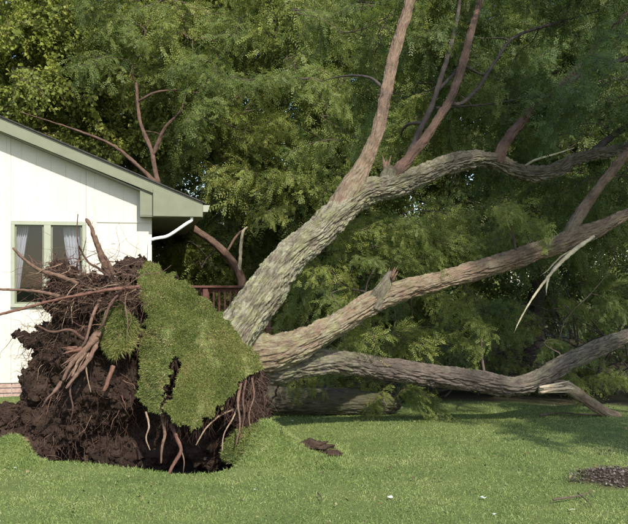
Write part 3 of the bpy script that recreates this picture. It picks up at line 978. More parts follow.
make_tree('locust_tree', 'feathery green locust tree filling the gap above the deck railing', 'tree', (-0.9, 18.0), [(0, 0, -.1), (0.1, 0, 2), (-0.1, 0.1, 4.5), (0.15, 0, 8)], 0.17,
          [(-0.8, 17.3, 3.4, 1.7, 1.2, 2.0, 64), (-0.6, 17.6, 6.6, 1.8, 1.3, 1.8, 56), (-2.2, 17.6, 2.4, 1.0, 0.9, 1.4, 24), (0.3, 17.0, 1.4, 1.2, 0.7, 0.9, 22)], 'locust', 1.1, M['bark_dark'], G_W)
make_tree('locust_tree', 'feathery locust tree directly behind the upright limb of the fallen tree', 'tree', (1.7, 17.2), [(0, 0, -.1), (-0.1, 0, 2), (0.1, 0.1, 4.5), (0.2, 0, 8)], 0.17,
          [(1.5, 16.3, 3.0, 1.7, 1.1, 2.0, 62), (1.9, 16.8, 6.4, 1.9, 1.3, 1.9, 60), (1.0, 15.6, 1.5, 1.4, 0.7, 0.9, 26)], 'locust', 1.1, M['bark_dark'], G_W)
make_tree('locust_tree', 'deep green locust tree at right behind the long bent limb', 'tree', (4.2, 16.6), [(0, 0, -.1), (0.1, 0, 2), (0.2, 0.1, 4.5), (0.1, 0, 8)], 0.18,
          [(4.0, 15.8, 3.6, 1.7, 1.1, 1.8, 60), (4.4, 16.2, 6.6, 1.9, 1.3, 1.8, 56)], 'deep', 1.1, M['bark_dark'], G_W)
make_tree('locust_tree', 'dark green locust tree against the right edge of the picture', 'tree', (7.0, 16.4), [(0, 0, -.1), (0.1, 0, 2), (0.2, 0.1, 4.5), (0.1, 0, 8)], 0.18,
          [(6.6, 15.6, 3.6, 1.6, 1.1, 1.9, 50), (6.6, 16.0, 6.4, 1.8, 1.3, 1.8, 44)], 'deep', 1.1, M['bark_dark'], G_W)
# back rows close the view
for (x_, y_, w_) in ((-10, 26, 'behind the house at the far left edge'), (-6.2, 27, 'behind the bright broadleaf tree over the roof'), (-2.4, 26.5, 'behind the second broadleaf tree'), (1.0, 25, 'behind the upright limb'),
                     (4.4, 26, 'behind the bend of the upper limb'), (7.8, 25.5, 'at the upper right corner'), (11.5, 27, 'beyond the right edge')):
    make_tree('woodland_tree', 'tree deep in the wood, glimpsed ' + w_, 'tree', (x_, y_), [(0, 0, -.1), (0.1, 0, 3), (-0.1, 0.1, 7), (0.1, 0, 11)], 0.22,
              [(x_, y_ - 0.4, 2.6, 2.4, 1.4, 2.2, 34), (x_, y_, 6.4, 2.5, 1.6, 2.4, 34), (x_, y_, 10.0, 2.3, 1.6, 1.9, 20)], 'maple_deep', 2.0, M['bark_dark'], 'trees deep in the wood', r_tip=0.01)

# understorey shrubs closing the gaps near the ground
for (x_, y_, w_) in ((2.6, 19.6, 'behind the low limb, left of the crack'), (5.0, 19.0, 'in the dark wood right of the hanging peeled strip'), (7.3, 19.6, 'in the dark wood at the right edge'), (0.2, 20.4, 'in the wood behind the deck'),
                     (9.6, 20.0, 'just beyond the right edge'), (-2.4, 20.0, 'in the wood just behind the house corner')):
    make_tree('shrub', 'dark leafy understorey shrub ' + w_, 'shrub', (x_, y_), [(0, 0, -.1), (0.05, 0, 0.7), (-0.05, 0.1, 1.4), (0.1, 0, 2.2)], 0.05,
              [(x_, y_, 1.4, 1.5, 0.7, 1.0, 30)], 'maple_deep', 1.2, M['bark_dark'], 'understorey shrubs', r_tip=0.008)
make_tree('shrub', 'feathery green bush under the roof eave beside the downspout', 'shrub', (-1.95, 18.2), [(0, 0, -.1), (0.05, 0, 0.7), (-0.05, 0.1, 1.4), (0.1, 0, 2.4)], 0.05,
          [(-1.9, 17.8, 2.0, 0.9, 0.4, 1.0, 34)], 'locust', 0.85, M['bark_dark'], 'understorey shrubs', r_tip=0.008)

# ------------------------------------------------------------------ the uprooted tree
UB = Vector((-1.2, 8.3, 0.0))
up = empty('uprooted_tree', UB, 'huge uprooted tree lying across the lawn with its turf-covered root plate heaved upright', 'tree')


def upart(name, path, radii, mat, seg, step, lich=None, label=None, **kw):
    pts = [p - UB for p in path]
    v, q, t, along, ang = tube(pts, radii, seg, step, **kw)
    L = along.max()
    la = np.interp(along / L, [0, 1], [0, 0]) if lich is None else np.interp(along / L, [a for a, _ in lich], [b for _, b in lich])
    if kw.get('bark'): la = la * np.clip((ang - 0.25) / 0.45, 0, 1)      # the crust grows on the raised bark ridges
    me_ = new_mesh(name, v, (q, t), mat, True, {'lichen': la})
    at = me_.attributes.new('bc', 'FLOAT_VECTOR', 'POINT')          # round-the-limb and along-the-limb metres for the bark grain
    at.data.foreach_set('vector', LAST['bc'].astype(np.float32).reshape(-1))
    o = obj(name, me_, up)
    if label: o["label"] = label
    return o


LIMB_NODES = []


def limb(name, pts, mat, lich=None, bark=0.012, furrow=11, label=None, lump=0.10, knots=0.0, seed=0.0, seg=None):
    path = [P(a, b, c) for a, b, c, _ in pts]
    rad = [w * 0.47 * c / F for _, _, c, w in pts]
    rm = max(rad)
    sg = seg or int(np.clip(2 * math.pi * rm / 0.0085, 14, 230))
    o = upart(name, path, rad, mat, sg, max(0.012, min(0.02, rm * 0.2)), lich, label, lump=lump, bark=min(bark, rm * 0.12), furrow=furrow, seed=seed, knots=knots)
    pp = catmull(np.column_stack([np.array([tuple(p) for p in path]), rad]), 6)
    LIMB_NODES.extend((p[:3], p[3]) for p in pp)
    return o


BM, BL = M['bark_main'], M['bark_limb']
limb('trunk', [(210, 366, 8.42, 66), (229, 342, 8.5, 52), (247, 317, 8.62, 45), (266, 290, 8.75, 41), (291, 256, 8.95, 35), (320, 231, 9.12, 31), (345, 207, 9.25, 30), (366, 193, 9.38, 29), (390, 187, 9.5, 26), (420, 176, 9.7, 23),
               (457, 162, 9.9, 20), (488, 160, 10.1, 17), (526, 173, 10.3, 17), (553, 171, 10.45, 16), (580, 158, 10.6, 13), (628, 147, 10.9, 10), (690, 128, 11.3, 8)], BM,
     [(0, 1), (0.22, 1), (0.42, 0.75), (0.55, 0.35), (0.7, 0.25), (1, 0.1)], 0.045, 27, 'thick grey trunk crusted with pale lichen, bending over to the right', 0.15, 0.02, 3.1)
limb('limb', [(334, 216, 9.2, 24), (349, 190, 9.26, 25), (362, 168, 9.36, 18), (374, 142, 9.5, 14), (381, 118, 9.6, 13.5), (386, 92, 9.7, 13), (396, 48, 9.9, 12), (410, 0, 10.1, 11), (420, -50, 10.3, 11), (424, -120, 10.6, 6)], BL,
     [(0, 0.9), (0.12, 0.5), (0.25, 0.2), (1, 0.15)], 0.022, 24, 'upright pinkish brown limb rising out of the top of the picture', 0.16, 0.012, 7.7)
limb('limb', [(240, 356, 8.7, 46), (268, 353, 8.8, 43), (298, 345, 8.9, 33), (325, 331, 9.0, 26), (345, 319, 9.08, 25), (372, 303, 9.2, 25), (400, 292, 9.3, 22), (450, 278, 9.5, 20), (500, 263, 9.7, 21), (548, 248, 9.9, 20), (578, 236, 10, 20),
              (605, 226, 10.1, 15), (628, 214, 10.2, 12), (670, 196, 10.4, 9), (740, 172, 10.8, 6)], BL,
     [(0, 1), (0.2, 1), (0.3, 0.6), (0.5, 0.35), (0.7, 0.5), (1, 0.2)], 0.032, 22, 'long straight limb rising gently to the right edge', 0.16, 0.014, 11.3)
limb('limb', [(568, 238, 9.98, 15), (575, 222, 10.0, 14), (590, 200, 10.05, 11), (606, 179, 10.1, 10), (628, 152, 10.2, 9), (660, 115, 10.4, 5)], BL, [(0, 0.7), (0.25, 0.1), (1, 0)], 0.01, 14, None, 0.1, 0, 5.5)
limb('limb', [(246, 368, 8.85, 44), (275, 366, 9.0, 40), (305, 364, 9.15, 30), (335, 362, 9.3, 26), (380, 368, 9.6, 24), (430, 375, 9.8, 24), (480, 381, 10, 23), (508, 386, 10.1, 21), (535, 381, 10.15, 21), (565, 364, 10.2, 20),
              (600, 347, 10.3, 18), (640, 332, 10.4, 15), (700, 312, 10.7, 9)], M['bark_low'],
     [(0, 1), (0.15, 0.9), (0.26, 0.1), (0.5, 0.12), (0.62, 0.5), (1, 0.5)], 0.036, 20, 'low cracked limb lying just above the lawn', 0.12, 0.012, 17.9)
limb('limb', [(262, 401, 10.5, 29), (290, 401, 10.5, 28), (320, 401, 10.55, 28), (352, 402, 10.6, 26), (385, 403, 10.65, 23), (398, 404, 10.7, 15)], M['bark_log'], None, 0.036, 20, 'mossy dark limb lying on the grass in shade', 0.12, 0.01, 2.2)
limb('broken_limb', [(552, 384, 10.16, 9), (566, 387, 10.22, 13), (585, 399, 10.3, 12), (603, 411, 10.35, 11), (617, 416, 10.38, 10), (620, 417, 10.4, 5)], BL, [(0, 0.9), (1, 0.7)], 0.01, 14, 'short snapped limb hanging to the grass below the crack', 0.12, 0.0, 8.3)
# thinner branches in the upper right
BR = [([(388, 185, 9.5, 20), (402, 166, 9.55, 13), (424, 140, 9.7, 10), (438, 119, 9.8, 9.5), (449, 102, 9.9, 9), (458, 80, 10.0, 8.5), (466, 52, 10.1, 8.5), (475, 18, 10.3, 7), (488, -30, 10.5, 4)], 'bark_red'),
      ([(404, 166, 9.6, 9), (413, 146, 9.8, 6.5), (420, 130, 9.9, 6), (431, 108, 10.1, 6), (437, 90, 10.2, 5.5), (448, 55, 10.4, 5), (458, 15, 10.6, 4), (462, -30, 10.8, 2)], 'bark_dark'),
      ([(496, 164, 10.12, 14), (506, 142, 10.2, 11.5), (529, 114, 10.4, 10), (548, 99, 10.6, 8), (567, 80, 10.8, 7), (596, 47, 11.0, 6), (640, 0, 11.4, 3)], 'bark_red'),
      ([(449, 104, 9.95, 5), (462, 103, 10.1, 4), (478, 88, 10.3, 4), (495, 62, 10.5, 3.6), (515, 37, 10.7, 3.4), (560, 22, 11, 3), (610, 8, 11.3, 1)], 'bark_dark'),
      ([(436, 108, 10.15, 3), (455, 107, 10.3, 2.4), (490, 104, 10.5, 2), (525, 98, 10.7, 0.6)], 'bark_dark'),
      ([(552, 93, 10.65, 6), (590, 70, 10.9, 5), (628, 58, 11.1, 4.5), (680, 40, 11.4, 3)], 'bark_dark'),
      ([(588, 157, 10.65, 9), (610, 138, 10.9, 7), (628, 126, 11, 6), (670, 100, 11.3, 3)], 'bark_dark'),
      ([(436, 92, 10.2, 4), (450, 78, 10.4, 3.5), (462, 66, 10.6, 3.5), (480, 74, 10.7, 2.5), (500, 80, 10.8, 0.8)], 'bark_dark'),
      ([(387, 92, 9.72, 4), (370, 78, 9.9, 3), (345, 76, 10.2, 2), (318, 82, 10.5, 0.6)], 'bark_dark')]
for k, (pts, m) in enumerate(BR):
    limb('branch', pts, M[m], None, 0.012, 26, None, 0.2, 0.006, 20 + k * 3.3)
# broken stub and splinters on the middle limb, and on the low limb's crack
def splinters(base, axis, n, L, r, mat, name, label=None, spread=0.35, seed=1):
    rr = random.Random(seed)
    tl = []
    ax = Vector(axis).normalized()
    for _ in range(n):
        o = Vector((rr.uniform(-1, 1), rr.uniform(-1, 1), rr.uniform(-1, 1))) * r
        d = (ax + Vector((rr.uniform(-1, 1), rr.uniform(-1, 1), rr.uniform(-1, 1))) * spread).normalized()
        l = L * rr.uniform(0.45, 1)
        p0 = Vector(base) + o - UB
        tl.append(tube([p0, p0 + d * l * 0.5, p0 + d * l], [r * 0.45, r * 0.32, 0.002], 6, l / 5, 0.15))
    V, Fc = merge_tubes(tl)
    o = obj(name, new_mesh(name, V, Fc, mat, False, {'lichen': np.zeros(len(V))}), up)
    if label: o["label"] = label


limb('broken_stub', [(372, 306, 9.2, 22), (381, 292, 9.18, 17), (387, 280, 9.16, 11), (391, 272, 9.15, 6)], BM, [(0, .9), (1, .5)], 0.03, 14, 'jagged broken stub on top of the middle limb', 0.25, 0, 3)
splinters(P(390, 279, 9.15), (0.4, 0, 1), 7, 0.17, 0.035, M['root'], 'splinter', None, 0.3, 3)
splinters(P(386, 172, 9.5), (0.1, 0, 1), 6, 0.2, 0.04, BL, 'splinter', None, 0.3, 4)
limb('broken_stub', [(386, 186, 9.5, 20), (388, 176, 9.48, 17), (391, 168, 9.46, 11)], BM, [(0, .8), (1, .5)], 0.012, 14, None, 0.2, 0, 9)
splinters(P(541, 390, 10.02), (1, -0.05, 0.14), 20, 0.36, 0.036, M['fresh'], 'split_wood', 'pale freshly split wood under the cracked low limb', 0.12, 5)
# peeled strip hanging from the long limb
for pts, rr_ in (([P(594, 236, 9.96), P(578, 247, 9.9), P(560, 263, 9.84), P(545, 281, 9.82), P(530, 302, 9.82), P(520, 320, 9.83), P(514, 333, 9.84)], [0.02, 0.028, 0.024, 0.018, 0.013, 0.010, 0.003]),
                 ([P(549, 276, 9.83), P(547, 285, 9.8), P(546, 296, 9.8)], [0.014, 0.012, 0.004]),
                 ([P(585, 243, 9.94), P(562, 256, 9.9), P(548, 270, 9.9), P(540, 276, 9.9)], [0.012, 0.012, 0.009, 0.003])):
    o = upart('peeled_strip', pp_ := pts, rr_, M['fresh_old'], 10, 0.02, None, None, lump=0.25, bark=0.006, furrow=20)

# dead dry sticks: one pale twig crossing the upper limb
upart('dead_twig', [P(524, 167, 10.28), P(535, 160, 10.1), P(552, 155, 10.1), P(574, 148, 10.1)], [0.014, 0.013, 0.011, 0.004], M['fresh_old'], 8, 0.03, lump=0.3)

# foliage hanging on the fallen tree
def up_boughs(spots, kind, sc):
    for (px, py, Y, az) in spots:
        c = np.array(P(px, py, Y))
        a = math.radians(az)
        d = np.array([math.cos(a), math.sin(a), rb.uniform(-0.35, 0.1)])
        s = sc * rb.uniform(0.8, 1.15)
        b = c - d * 0.55 * s
        v, q, t, *_ = link_branch(LIMB_NODES, b, 0.006, 5, 0.1)
        obj('twig', new_mesh('twig', v - np.array(UB), (q, t), M['twig'], True), up)
        put_bough(up, b, d, kind, s)


up_boughs([(345, 250, 9.9, 20), (372, 235, 10.0, -20), (325, 285, 9.8, -160), (395, 250, 9.7, -10), (350, 280, 9.9, -70), (300, 300, 10.0, 200), (420, 235, 10.2, 10), (440, 215, 10.3, -30),
           (515, 215, 9.9, 60), (500, 235, 10.1, -140), (480, 325, 10.2, -90), (462, 340, 10.3, -60), (425, 330, 10.2, 200), (400, 340, 10.2, -80), (440, 300, 10.3, 0), (345, 330, 10.3, -90)], 'locust', 0.55)
up_boughs([(560, 345, 10.5, 10), (600, 378, 10.6, -20), (545, 345, 10.7, 190), (405, 392, 10.2, -90), (425, 398, 10.3, -60), (378, 395, 10.4, -120), (610, 300, 10.8, 0), (575, 375, 10.5, -50), (470, 372, 10.5, 30), (300, 380, 10.0, 10)], 'locust', 0.42)
up_boughs([(340, 232, 9.6, -40), (365, 262, 9.5, -60), (385, 225, 9.7, -20), (318, 268, 9.3, -120), (335, 298, 9.35, -80), (405, 262, 9.5, 0), (412, 222, 9.8, -45), (300, 268, 9.4, 150), (505, 205, 9.6, -70), (525, 222, 9.6, -40), (440, 245, 9.8, -60), (352, 312, 9.5, -40)], 'locust', 0.5)
sp = []
for _ in range(95):
    px, py = rb.uniform(415, 700), rb.uniform(-90, 235)
    if py > 150 and px < 470: continue
    sp.append((px, py, rb.uniform(9.4 if (px > 500 and py < 120) else 10.8, 12.8), rb.uniform(0, 360)))
up_boughs(sp, 'deep', 0.85)
sp = [(rb.uniform(300, 470), rb.uniform(-80, 150), rb.uniform(10.6, 12.5), rb.uniform(0, 360)) for _ in range(26)]
up_boughs(sp, 'locust', 0.75)

# ---- root plate: lumpy soil mass
blobs = [(85, 300, 8.45, .42, .34, .22), (114, 320, 8.62, .44, .36, .42), (98, 385, 8.62, .58, .42, .52), (75, 350, 8.5, .38, .32, .36), (180, 350, 8.8, .50, .34, .46), (215, 385, 8.75, .46, .34, .36),
         (148, 305, 8.75, .26, .28, .25), (170, 400, 8.75, .7, .34, .42), (60, 425, 8.6, .48, .36, .34), (130, 450, 8.7, .7, .34, .25), (246, 395, 8.45, .20, .30, .33), (252, 425, 8.4, .20, .28, .26), (215, 440, 8.75, .4, .3, .3),
         (40, 342, 8.42, .16, .14, .08), (22, 334, 8.4, .07, .08, .04), (135, 275, 8.65, .15, .2, .14), (62, 272, 8.45, .16, .15, .10), (25, 452, 8.3, .3, .25, .14), (8, 420, 8.5, .2, .2, .12), (45, 385, 8.5, .2, .2, .25)]
bm = bmesh.new()
for (px, py, Y, rx, ry, rz) in blobs:
    m = Matrix.Translation(P(px, py, Y) - UB) @ Matrix.Diagonal((rx, ry, rz, 1))
    bmesh.ops.create_icosphere(bm, subdivisions=3, radius=1, matrix=m)
tmp = bpy.data.meshes.new('tmp'); bm.to_mesh(tmp); bm.free()
to = bpy.data.objects.new('tmp', tmp); COL.objects.link(to)
md = to.modifiers.new('r', 'REMESH'); md.mode = 'VOXEL'; md.voxel_size = 0.02
dg = bpy.context.evaluated_depsgraph_get()
sm = bpy.data.meshes.new_from_object(to.evaluated_get(dg))
bpy.data.objects.remove(to)
sv = np.zeros(len(sm.vertices) * 3, dtype=np.float32); sm.vertices.foreach_get('co', sv); sv = sv.reshape(-1, 3)
sn = np.zeros(len(sm.vertices) * 3, dtype=np.float32); sm.vertex_normals.foreach_get('vector', sn); sn = sn.reshape(-1, 3)
d = 0.10 * fbm(sv[:, 0] * 3, sv[:, 1] * 3, sv[:, 2] * 3, 2) + 0.065 * np.abs(fbm(sv[:, 0] * 9, sv[:, 1] * 9, sv[:, 2] * 9, 3)) + 0.05 * np.abs(noise3(sv[:, 0] * 19, sv[:, 1] * 19, sv[:, 2] * 19)) + 0.022 * noise3(sv[:, 0] * 38, sv[:, 1] * 38, sv[:, 2] * 38) - 0.03
sv2 = sv + sn * d[:, None]
sm.vertices.foreach_set('co', sv2.astype(np.float32).reshape(-1))
sm.materials.clear(); sm.materials.append(M['soil'])
sm.polygons.foreach_set("use_smooth", np.ones(len(sm.polygons), dtype=bool))
sm.name = 'root_plate'
sm.update()
rp = obj('root_plate', sm, up); rp["label"] = 'dark crumbly soil of the upturned root plate'

# loose crumbs of soil stuck all over the mass
oc = np.array([[1, 0, 0], [-1, 0, 0], [0, 1, 0], [0, -1, 0], [0, 0, 1], [0, 0, -1]], float)
of = np.array([[0, 2, 4], [2, 1, 4], [1, 3, 4], [3, 0, 4], [2, 0, 5], [1, 2, 5], [3, 1, 5], [0, 3, 5]])
nc = 16000
vi = RNG.integers(0, len(sv2), nc)
cs = 0.006 + 0.022 * RNG.uniform(0, 1, nc)**3
cv = sv2[vi][:, None, :] + oc[None] * cs[:, None, None] * RNG.uniform(0.5, 1.3, (nc, 6, 1)) + RNG.normal(0, 0.3, (nc, 6, 3)) * cs[:, None, None]
cf = (np.arange(nc)[:, None, None] * 6 + of[None]).reshape(-1, 3)
tag(obj('soil_crumbs', new_mesh('soil_crumbs', cv.reshape(-1, 3), cf, M['soil']), up), kind='stuff')

# ---- turf sheets still lying on the root plate
def inside(poly, x, y):
    r = np.zeros(x.shape, bool); n = len(poly)
    for a in range(n):
        x0, y0 = poly[a]; x1, y1 = poly[(a + 1) % n]
        c = ((y0 > y) != (y1 > y)) & (x < (x1 - x0) * (y - y0) / (y1 - y0 + 1e-12) + x0)
        r ^= c
    return r


def turf(name, poly, depth, nblade, label, step=1.6, thick=0.07, bl=(0.008, 0.022), seed=1.0):
    xs = np.arange(min(p[0] for p in poly) - 4, max(p[0] for p in poly) + 4, step)
    ys = np.arange(min(p[1] for p in poly) - 4, max(p[1] for p in poly) + 4, step)
    gx_, gy_ = np.meshgrid(xs, ys)
    jx = gx_ + 5 * noise3(gx_ / 11, gy_ / 11, seed) + 4 * noise3(gx_ / 4, gy_ / 4, seed); jy = gy_ + 5 * noise3(gx_ / 11, gy_ / 11, seed + 9) + 4 * noise3(gx_ / 4, gy_ / 4, seed + 9)
    ins = inside(poly, jx, jy)
    D = depth(gx_, gy_) + 0.05 * fbm(gx_ / 26, gy_ / 26, seed, 3) + 0.012 * noise3(gx_ / 5, gy_ / 5, seed)
    Wd = np.stack([(gx_ - 314) / F * D, D, EYE + (HZ - gy_) / F * D], -1)
    du = np.gradient(Wd, axis=1); dv = np.gradient(Wd, axis=0)
    Nn = np.cross(du, dv); Nn /= np.linalg.norm(Nn, axis=-1)[..., None]
    Nn *= np.where(Nn[..., 1:2] > 0, -1, 1)
    Bk = Wd - Nn * thick * (1 + 0.4 * noise3(gx_ / 6, gy_ / 6, seed + 3)[..., None])
    h, w_ = gx_.shape
    cell = ins[:-1, :-1] & ins[1:, :-1] & ins[:-1, 1:] & ins[1:, 1:]
    idx = np.arange(h * w_).reshape(h, w_)
    o = h * w_
    ci, cj = np.nonzero(cell)
    top_ = np.stack([idx[ci, cj], idx[ci + 1, cj], idx[ci + 1, cj + 1], idx[ci, cj + 1]], -1)
    bot = top_[:, ::-1] + o
    sides = []
    pad = np.pad(cell, 1)
    for di, dj, c0, c1 in ((-1, 0, (0, 1), (0, 0)), (1, 0, (1, 0), (1, 1)), (0, -1, (0, 0), (1, 0)), (0, 1, (1, 1), (0, 1))):
        e = cell & ~pad[1 + di:1 + di + cell.shape[0], 1 + dj:1 + dj + cell.shape[1]]
        ei, ej = np.nonzero(e)
        a = idx[ei + c0[0], ej + c0[1]]; b = idx[ei + c1[0], ej + c1[1]]
        sides.append(np.stack([a, b, b + o, a + o], -1))
    Fc = np.vstack([top_, bot] + sides)
    Vv = np.vstack([Wd.reshape(-1, 3), Bk.reshape(-1, 3)]) - np.array(UB)
    used = np.unique(Fc); remap = np.full(len(Vv), -1); remap[used] = np.arange(len(used))
    me = new_mesh(name, Vv[used], remap[Fc], M['soil_light'], True)
    me.materials.append(M['ground'])
    mi_ = np.zeros(len(Fc), dtype=np.int32); mi_[:len(top_)] = 1
    if len(me.polygons) == len(mi_): me.polygons.foreach_set('material_index', mi_)
    so = obj(name, me, up); so["label"] = label
    k = RNG.integers(0, len(ci), nblade)
    fu, fv = RNG.uniform(0, 1, nblade), RNG.uniform(0, 1, nblade)
    a, b, c, e = Wd[ci[k], cj[k]], Wd[ci[k] + 1, cj[k]], Wd[ci[k] + 1, cj[k] + 1], Wd[ci[k], cj[k] + 1]
    R0 = (a * (1 - fu[:, None]) + e * fu[:, None]) * (1 - fv[:, None]) + (b * (1 - fu[:, None]) + c * fu[:, None]) * fv[:, None]
    N0 = Nn[ci[k], cj[k]].copy()
    pxk, pyk = xs[cj[k]], ys[ci[k]]
    bare = fbm(pxk / 22, pyk / 22, seed + 5, 3)
    keep = RNG.uniform(-0.15, 1.5, nblade) > bare * 1.3 - 0.1
    keep &= (bare < 0.5) | (RNG.uniform(0, 1, nblade) < 0.45)
    bk = bare[keep]
    R0, N0, pxk, pyk = R0[keep], N0[keep], pxk[keep], pyk[keep]
    m_ = len(R0)
    N0[:, 2] -= 0.2
    tn = 0.36 + 0.28 * fbm(pxk / 30, pyk / 30, seed + 2, 3) + 0.15 * noise3(pxk / 7, pyk / 7, 2) + RNG.normal(0, 0.17, m_)
    tn = np.where(RNG.uniform(0, 1, m_) < 0.06 + 0.35 * smooth(0.3, 0.6, bk), RNG.uniform(0.8, 1, m_), np.clip(tn, 0, 0.92))
    gm_ = blade_mesh('turf_grass', R0 - np.array(UB), N0, RNG.uniform(bl[0], bl[1], m_), RNG.uniform(0.003, 0.006, m_), tn, M['sod_blade'], 0.5, 0.7)
    tag(obj('turf_grass', gm_, so), kind='stuff')
    return so


POLY = [(138, 272), (140, 264), (150, 260), (166, 270), (188, 284), (214, 304), (240, 333), (258, 354), (264, 366), (252, 376), (240, 380), (233, 394), (222, 408), (209, 418), (196, 427), (182, 425), (168, 416), (163, 408), (168, 398),
        (175, 388), (179, 372), (177, 360), (170, 362), (169, 378), (165, 396), (158, 412), (148, 410), (140, 398), (137, 372), (138, 345), (146, 318), (140, 296)]


def dep_main(x, y):
    D = 7.72 + (425 - y) / 165 * 0.72
    D = D + 0.30 * np.clip((168 - x) / 28, 0, 1.3)**1.4 * smooth(285, 345, y)
    D = D + 0.25 * np.clip((x - 222) / 42, 0, 1.2)**2
    D = D + 0.10 * np.clip((300 - y) / 40, 0, 1)**2
    return D


turf('turf_sheet', POLY, dep_main, 150000, 'large sheet of grassy turf draped over the root plate', seed=2.3)
POLY2 = [(101, 322), (106, 308), (118, 303), (128, 312), (137, 322), (142, 338), (134, 350), (124, 353), (113, 357), (104, 350), (99, 336)]
turf('turf_clump', POLY2, lambda x, y: 8.02 + (355 - y) / 55 * 0.18 + 0.25 * np.clip(np.abs(x - 120) / 24, 0, 1.2)**2, 7000, 'small clump of dark green turf hanging beside the large sheet', thick=0.1, bl=(0.03, 0.06), seed=6.1)
POLY3 = [(222, 440), (236, 428), (252, 424), (270, 424), (284, 436), (296, 452), (302, 462), (280, 466), (250, 468), (228, 466), (218, 455)]
turf('turf_clump', POLY3, lambda x, y: 7.72 + (465 - y) / 42 * 0.22 + 0.2 * np.clip(np.abs(x - 262) / 40, 0, 1.2)**2, 9000, 'low grassy hump at the foot of the root plate', thick=0.12, bl=(0.014, 0.036), seed=8.4)
POLY4 = [(-20, 458), (-8, 444), (10, 442), (24, 447), (36, 459), (28, 468), (6, 471), (-18, 470)]
turf('turf_clump', POLY4, lambda x, y: 7.75 + (468 - y) / 28 * 0.2, 3500, 'small torn turf lump at the left end of the crater', thick=0.1, bl=(0.02, 0.05), seed=4.4)

# ---- roots
RT = [([(108, 278, 8.25), (103, 262, 8.2), (96, 242, 8.15), (91, 226, 8.12), (86, 219, 8.1)], 6.5, 3, 'root'),
      ([(114, 276, 8.3), (108, 262, 8.28), (102, 252, 8.26), (96, 236, 8.24)], 5.5, 2, 'root'),
      ([(108, 276, 8.2), (98, 268, 8.15), (88, 262, 8.1), (81, 250, 8.05), (79, 246, 8.0)], 3, 1.5, 'root_dark'),
      ([(78, 284, 8.1), (62, 277, 8.0), (40, 270, 7.95), (25, 260, 7.9), (13, 248, 7.85)], 5, 2.6, 'root'),
      ([(140, 287, 8.15), (115, 289, 8.0), (85, 294, 7.92), (55, 300, 7.88), (25, 308, 7.85), (-15, 318, 7.8)], 3.8, 2.6, 'root_red'),
      ([(60, 296, 8.05), (40, 292, 8.0), (18, 290, 7.95), (-10, 289, 7.9)], 4, 2.2, 'root'),
      ([(78, 214, 8.1), (77, 230, 8.1), (79, 252, 8.12), (82, 275, 8.2)], 1.0, 1.6, 'root_dark'),
      ([(98, 334, 8.12), (90, 344, 7.98), (80, 354, 7.92), (70, 366, 7.88), (63, 380, 7.86)], 9, 3, 'root'),
      ([(97, 340, 8.1), (93, 352, 7.96), (84, 366, 7.9), (74, 378, 7.86), (66, 388, 7.84)], 6, 2.5, 'root'),
      ([(96, 336, 8.1), (86, 350, 7.95), (78, 362, 7.9), (72, 376, 7.88)], 5, 2, 'root_pale'),
      ([(92, 343, 8.0), (78, 350, 7.92), (66, 352, 7.9)], 6, 2.5, 'root_red'),
      ([(88, 352, 7.98), (86, 366, 7.93), (88, 380, 7.92), (91, 392, 7.92)], 2.2, 1, 'root_pale'),
      ([(113, 366, 8.0), (109, 377, 7.95), (104, 391, 7.92)], 4.6, 3.6, 'root_red'),
      ([(62, 382, 7.95), (54, 392, 7.9), (47, 399, 7.9), (42, 408, 7.95)], 4, 2, 'root'),
      ([(76, 372, 7.95), (70, 390, 7.9), (73, 408, 7.9), (70, 422, 7.95)], 2.4, 1, 'root_dark'),
      ([(171, 424, 7.95), (177, 438, 7.74), (181, 450, 7.68), (175, 462, 7.66), (168, 475, 7.64)], 4.4, 3, 'root_red'),
      ([(162, 418, 7.95), (165, 434, 7.82), (162, 448, 7.77), (161, 463, 7.77)], 3.4, 2, 'root'),
      ([(180, 448, 7.7), (184, 460, 7.67), (183, 474, 7.67)], 1.8, 0.9, 'root'),
      ([(234, 409, 8.0), (219, 416, 7.85), (207, 427, 7.77), (201, 436, 7.75), (196, 445, 7.74)], 2.0, 1.3, 'root_pale'),
      ([(238, 404, 8.0), (233, 418, 7.87), (224, 434, 7.78), (222, 452, 7.74)], 2.0, 1.1, 'root_pale'),
      ([(241, 383, 8.0), (238, 403, 7.88), (240, 424, 7.83), (236, 445, 7.81)], 3, 1.6, 'root'),
      ([(246, 380, 8.0), (243, 398, 7.92), (244, 416, 7.85), (240, 440, 7.83)], 2.4, 1.2, 'root_dark'),
      ([(252, 378, 8.0), (254, 396, 7.96), (249, 414, 7.9), (251, 432, 7.85)], 2.0, 1.0, 'root'),
      ([(146, 412, 8.0), (149, 426, 7.87), (146, 438, 7.84), (150, 450, 7.82)], 2.4, 1.2, 'root_pale'),
      ([(130, 470, 7.8), (134, 469, 7.7), (137, 474, 7.62)], 3.4, 2.4, 'root_pale'),
      ([(28, 440, 8.05), (18, 442, 7.95), (10, 446, 7.9)], 4, 3, 'root_red'),
      ([(84, 340, 8.05), (70, 330, 7.95), (52, 332, 7.9), (38, 326, 7.9)], 4, 2, 'root_dark'),
      ([(100, 300, 8.1), (92, 318, 7.95), (86, 340, 7.9), (80, 350, 7.95)], 4, 2, 'root'),
      ([(122, 290, 8.1), (110, 305, 8.0), (104, 322, 7.95), (98, 330, 7.98)], 3.5, 2, 'root_dark')]
for k, (pts, w0, w1, m) in enumerate(RT):
    n_ = len(pts)
    rad = [(w0 + (w1 - w0) * a / (n_ - 1)) * 0.5 * pts[a][2] / F for a in range(n_)]
    upart('root', [P(*p) for p in pts], rad, M[m], 10, 0.02, lump=0.4, seed=k * 2.7, bark=min(0.008, max(rad) * 0.22), furrow=60, knots=max(rad) * 0.5)
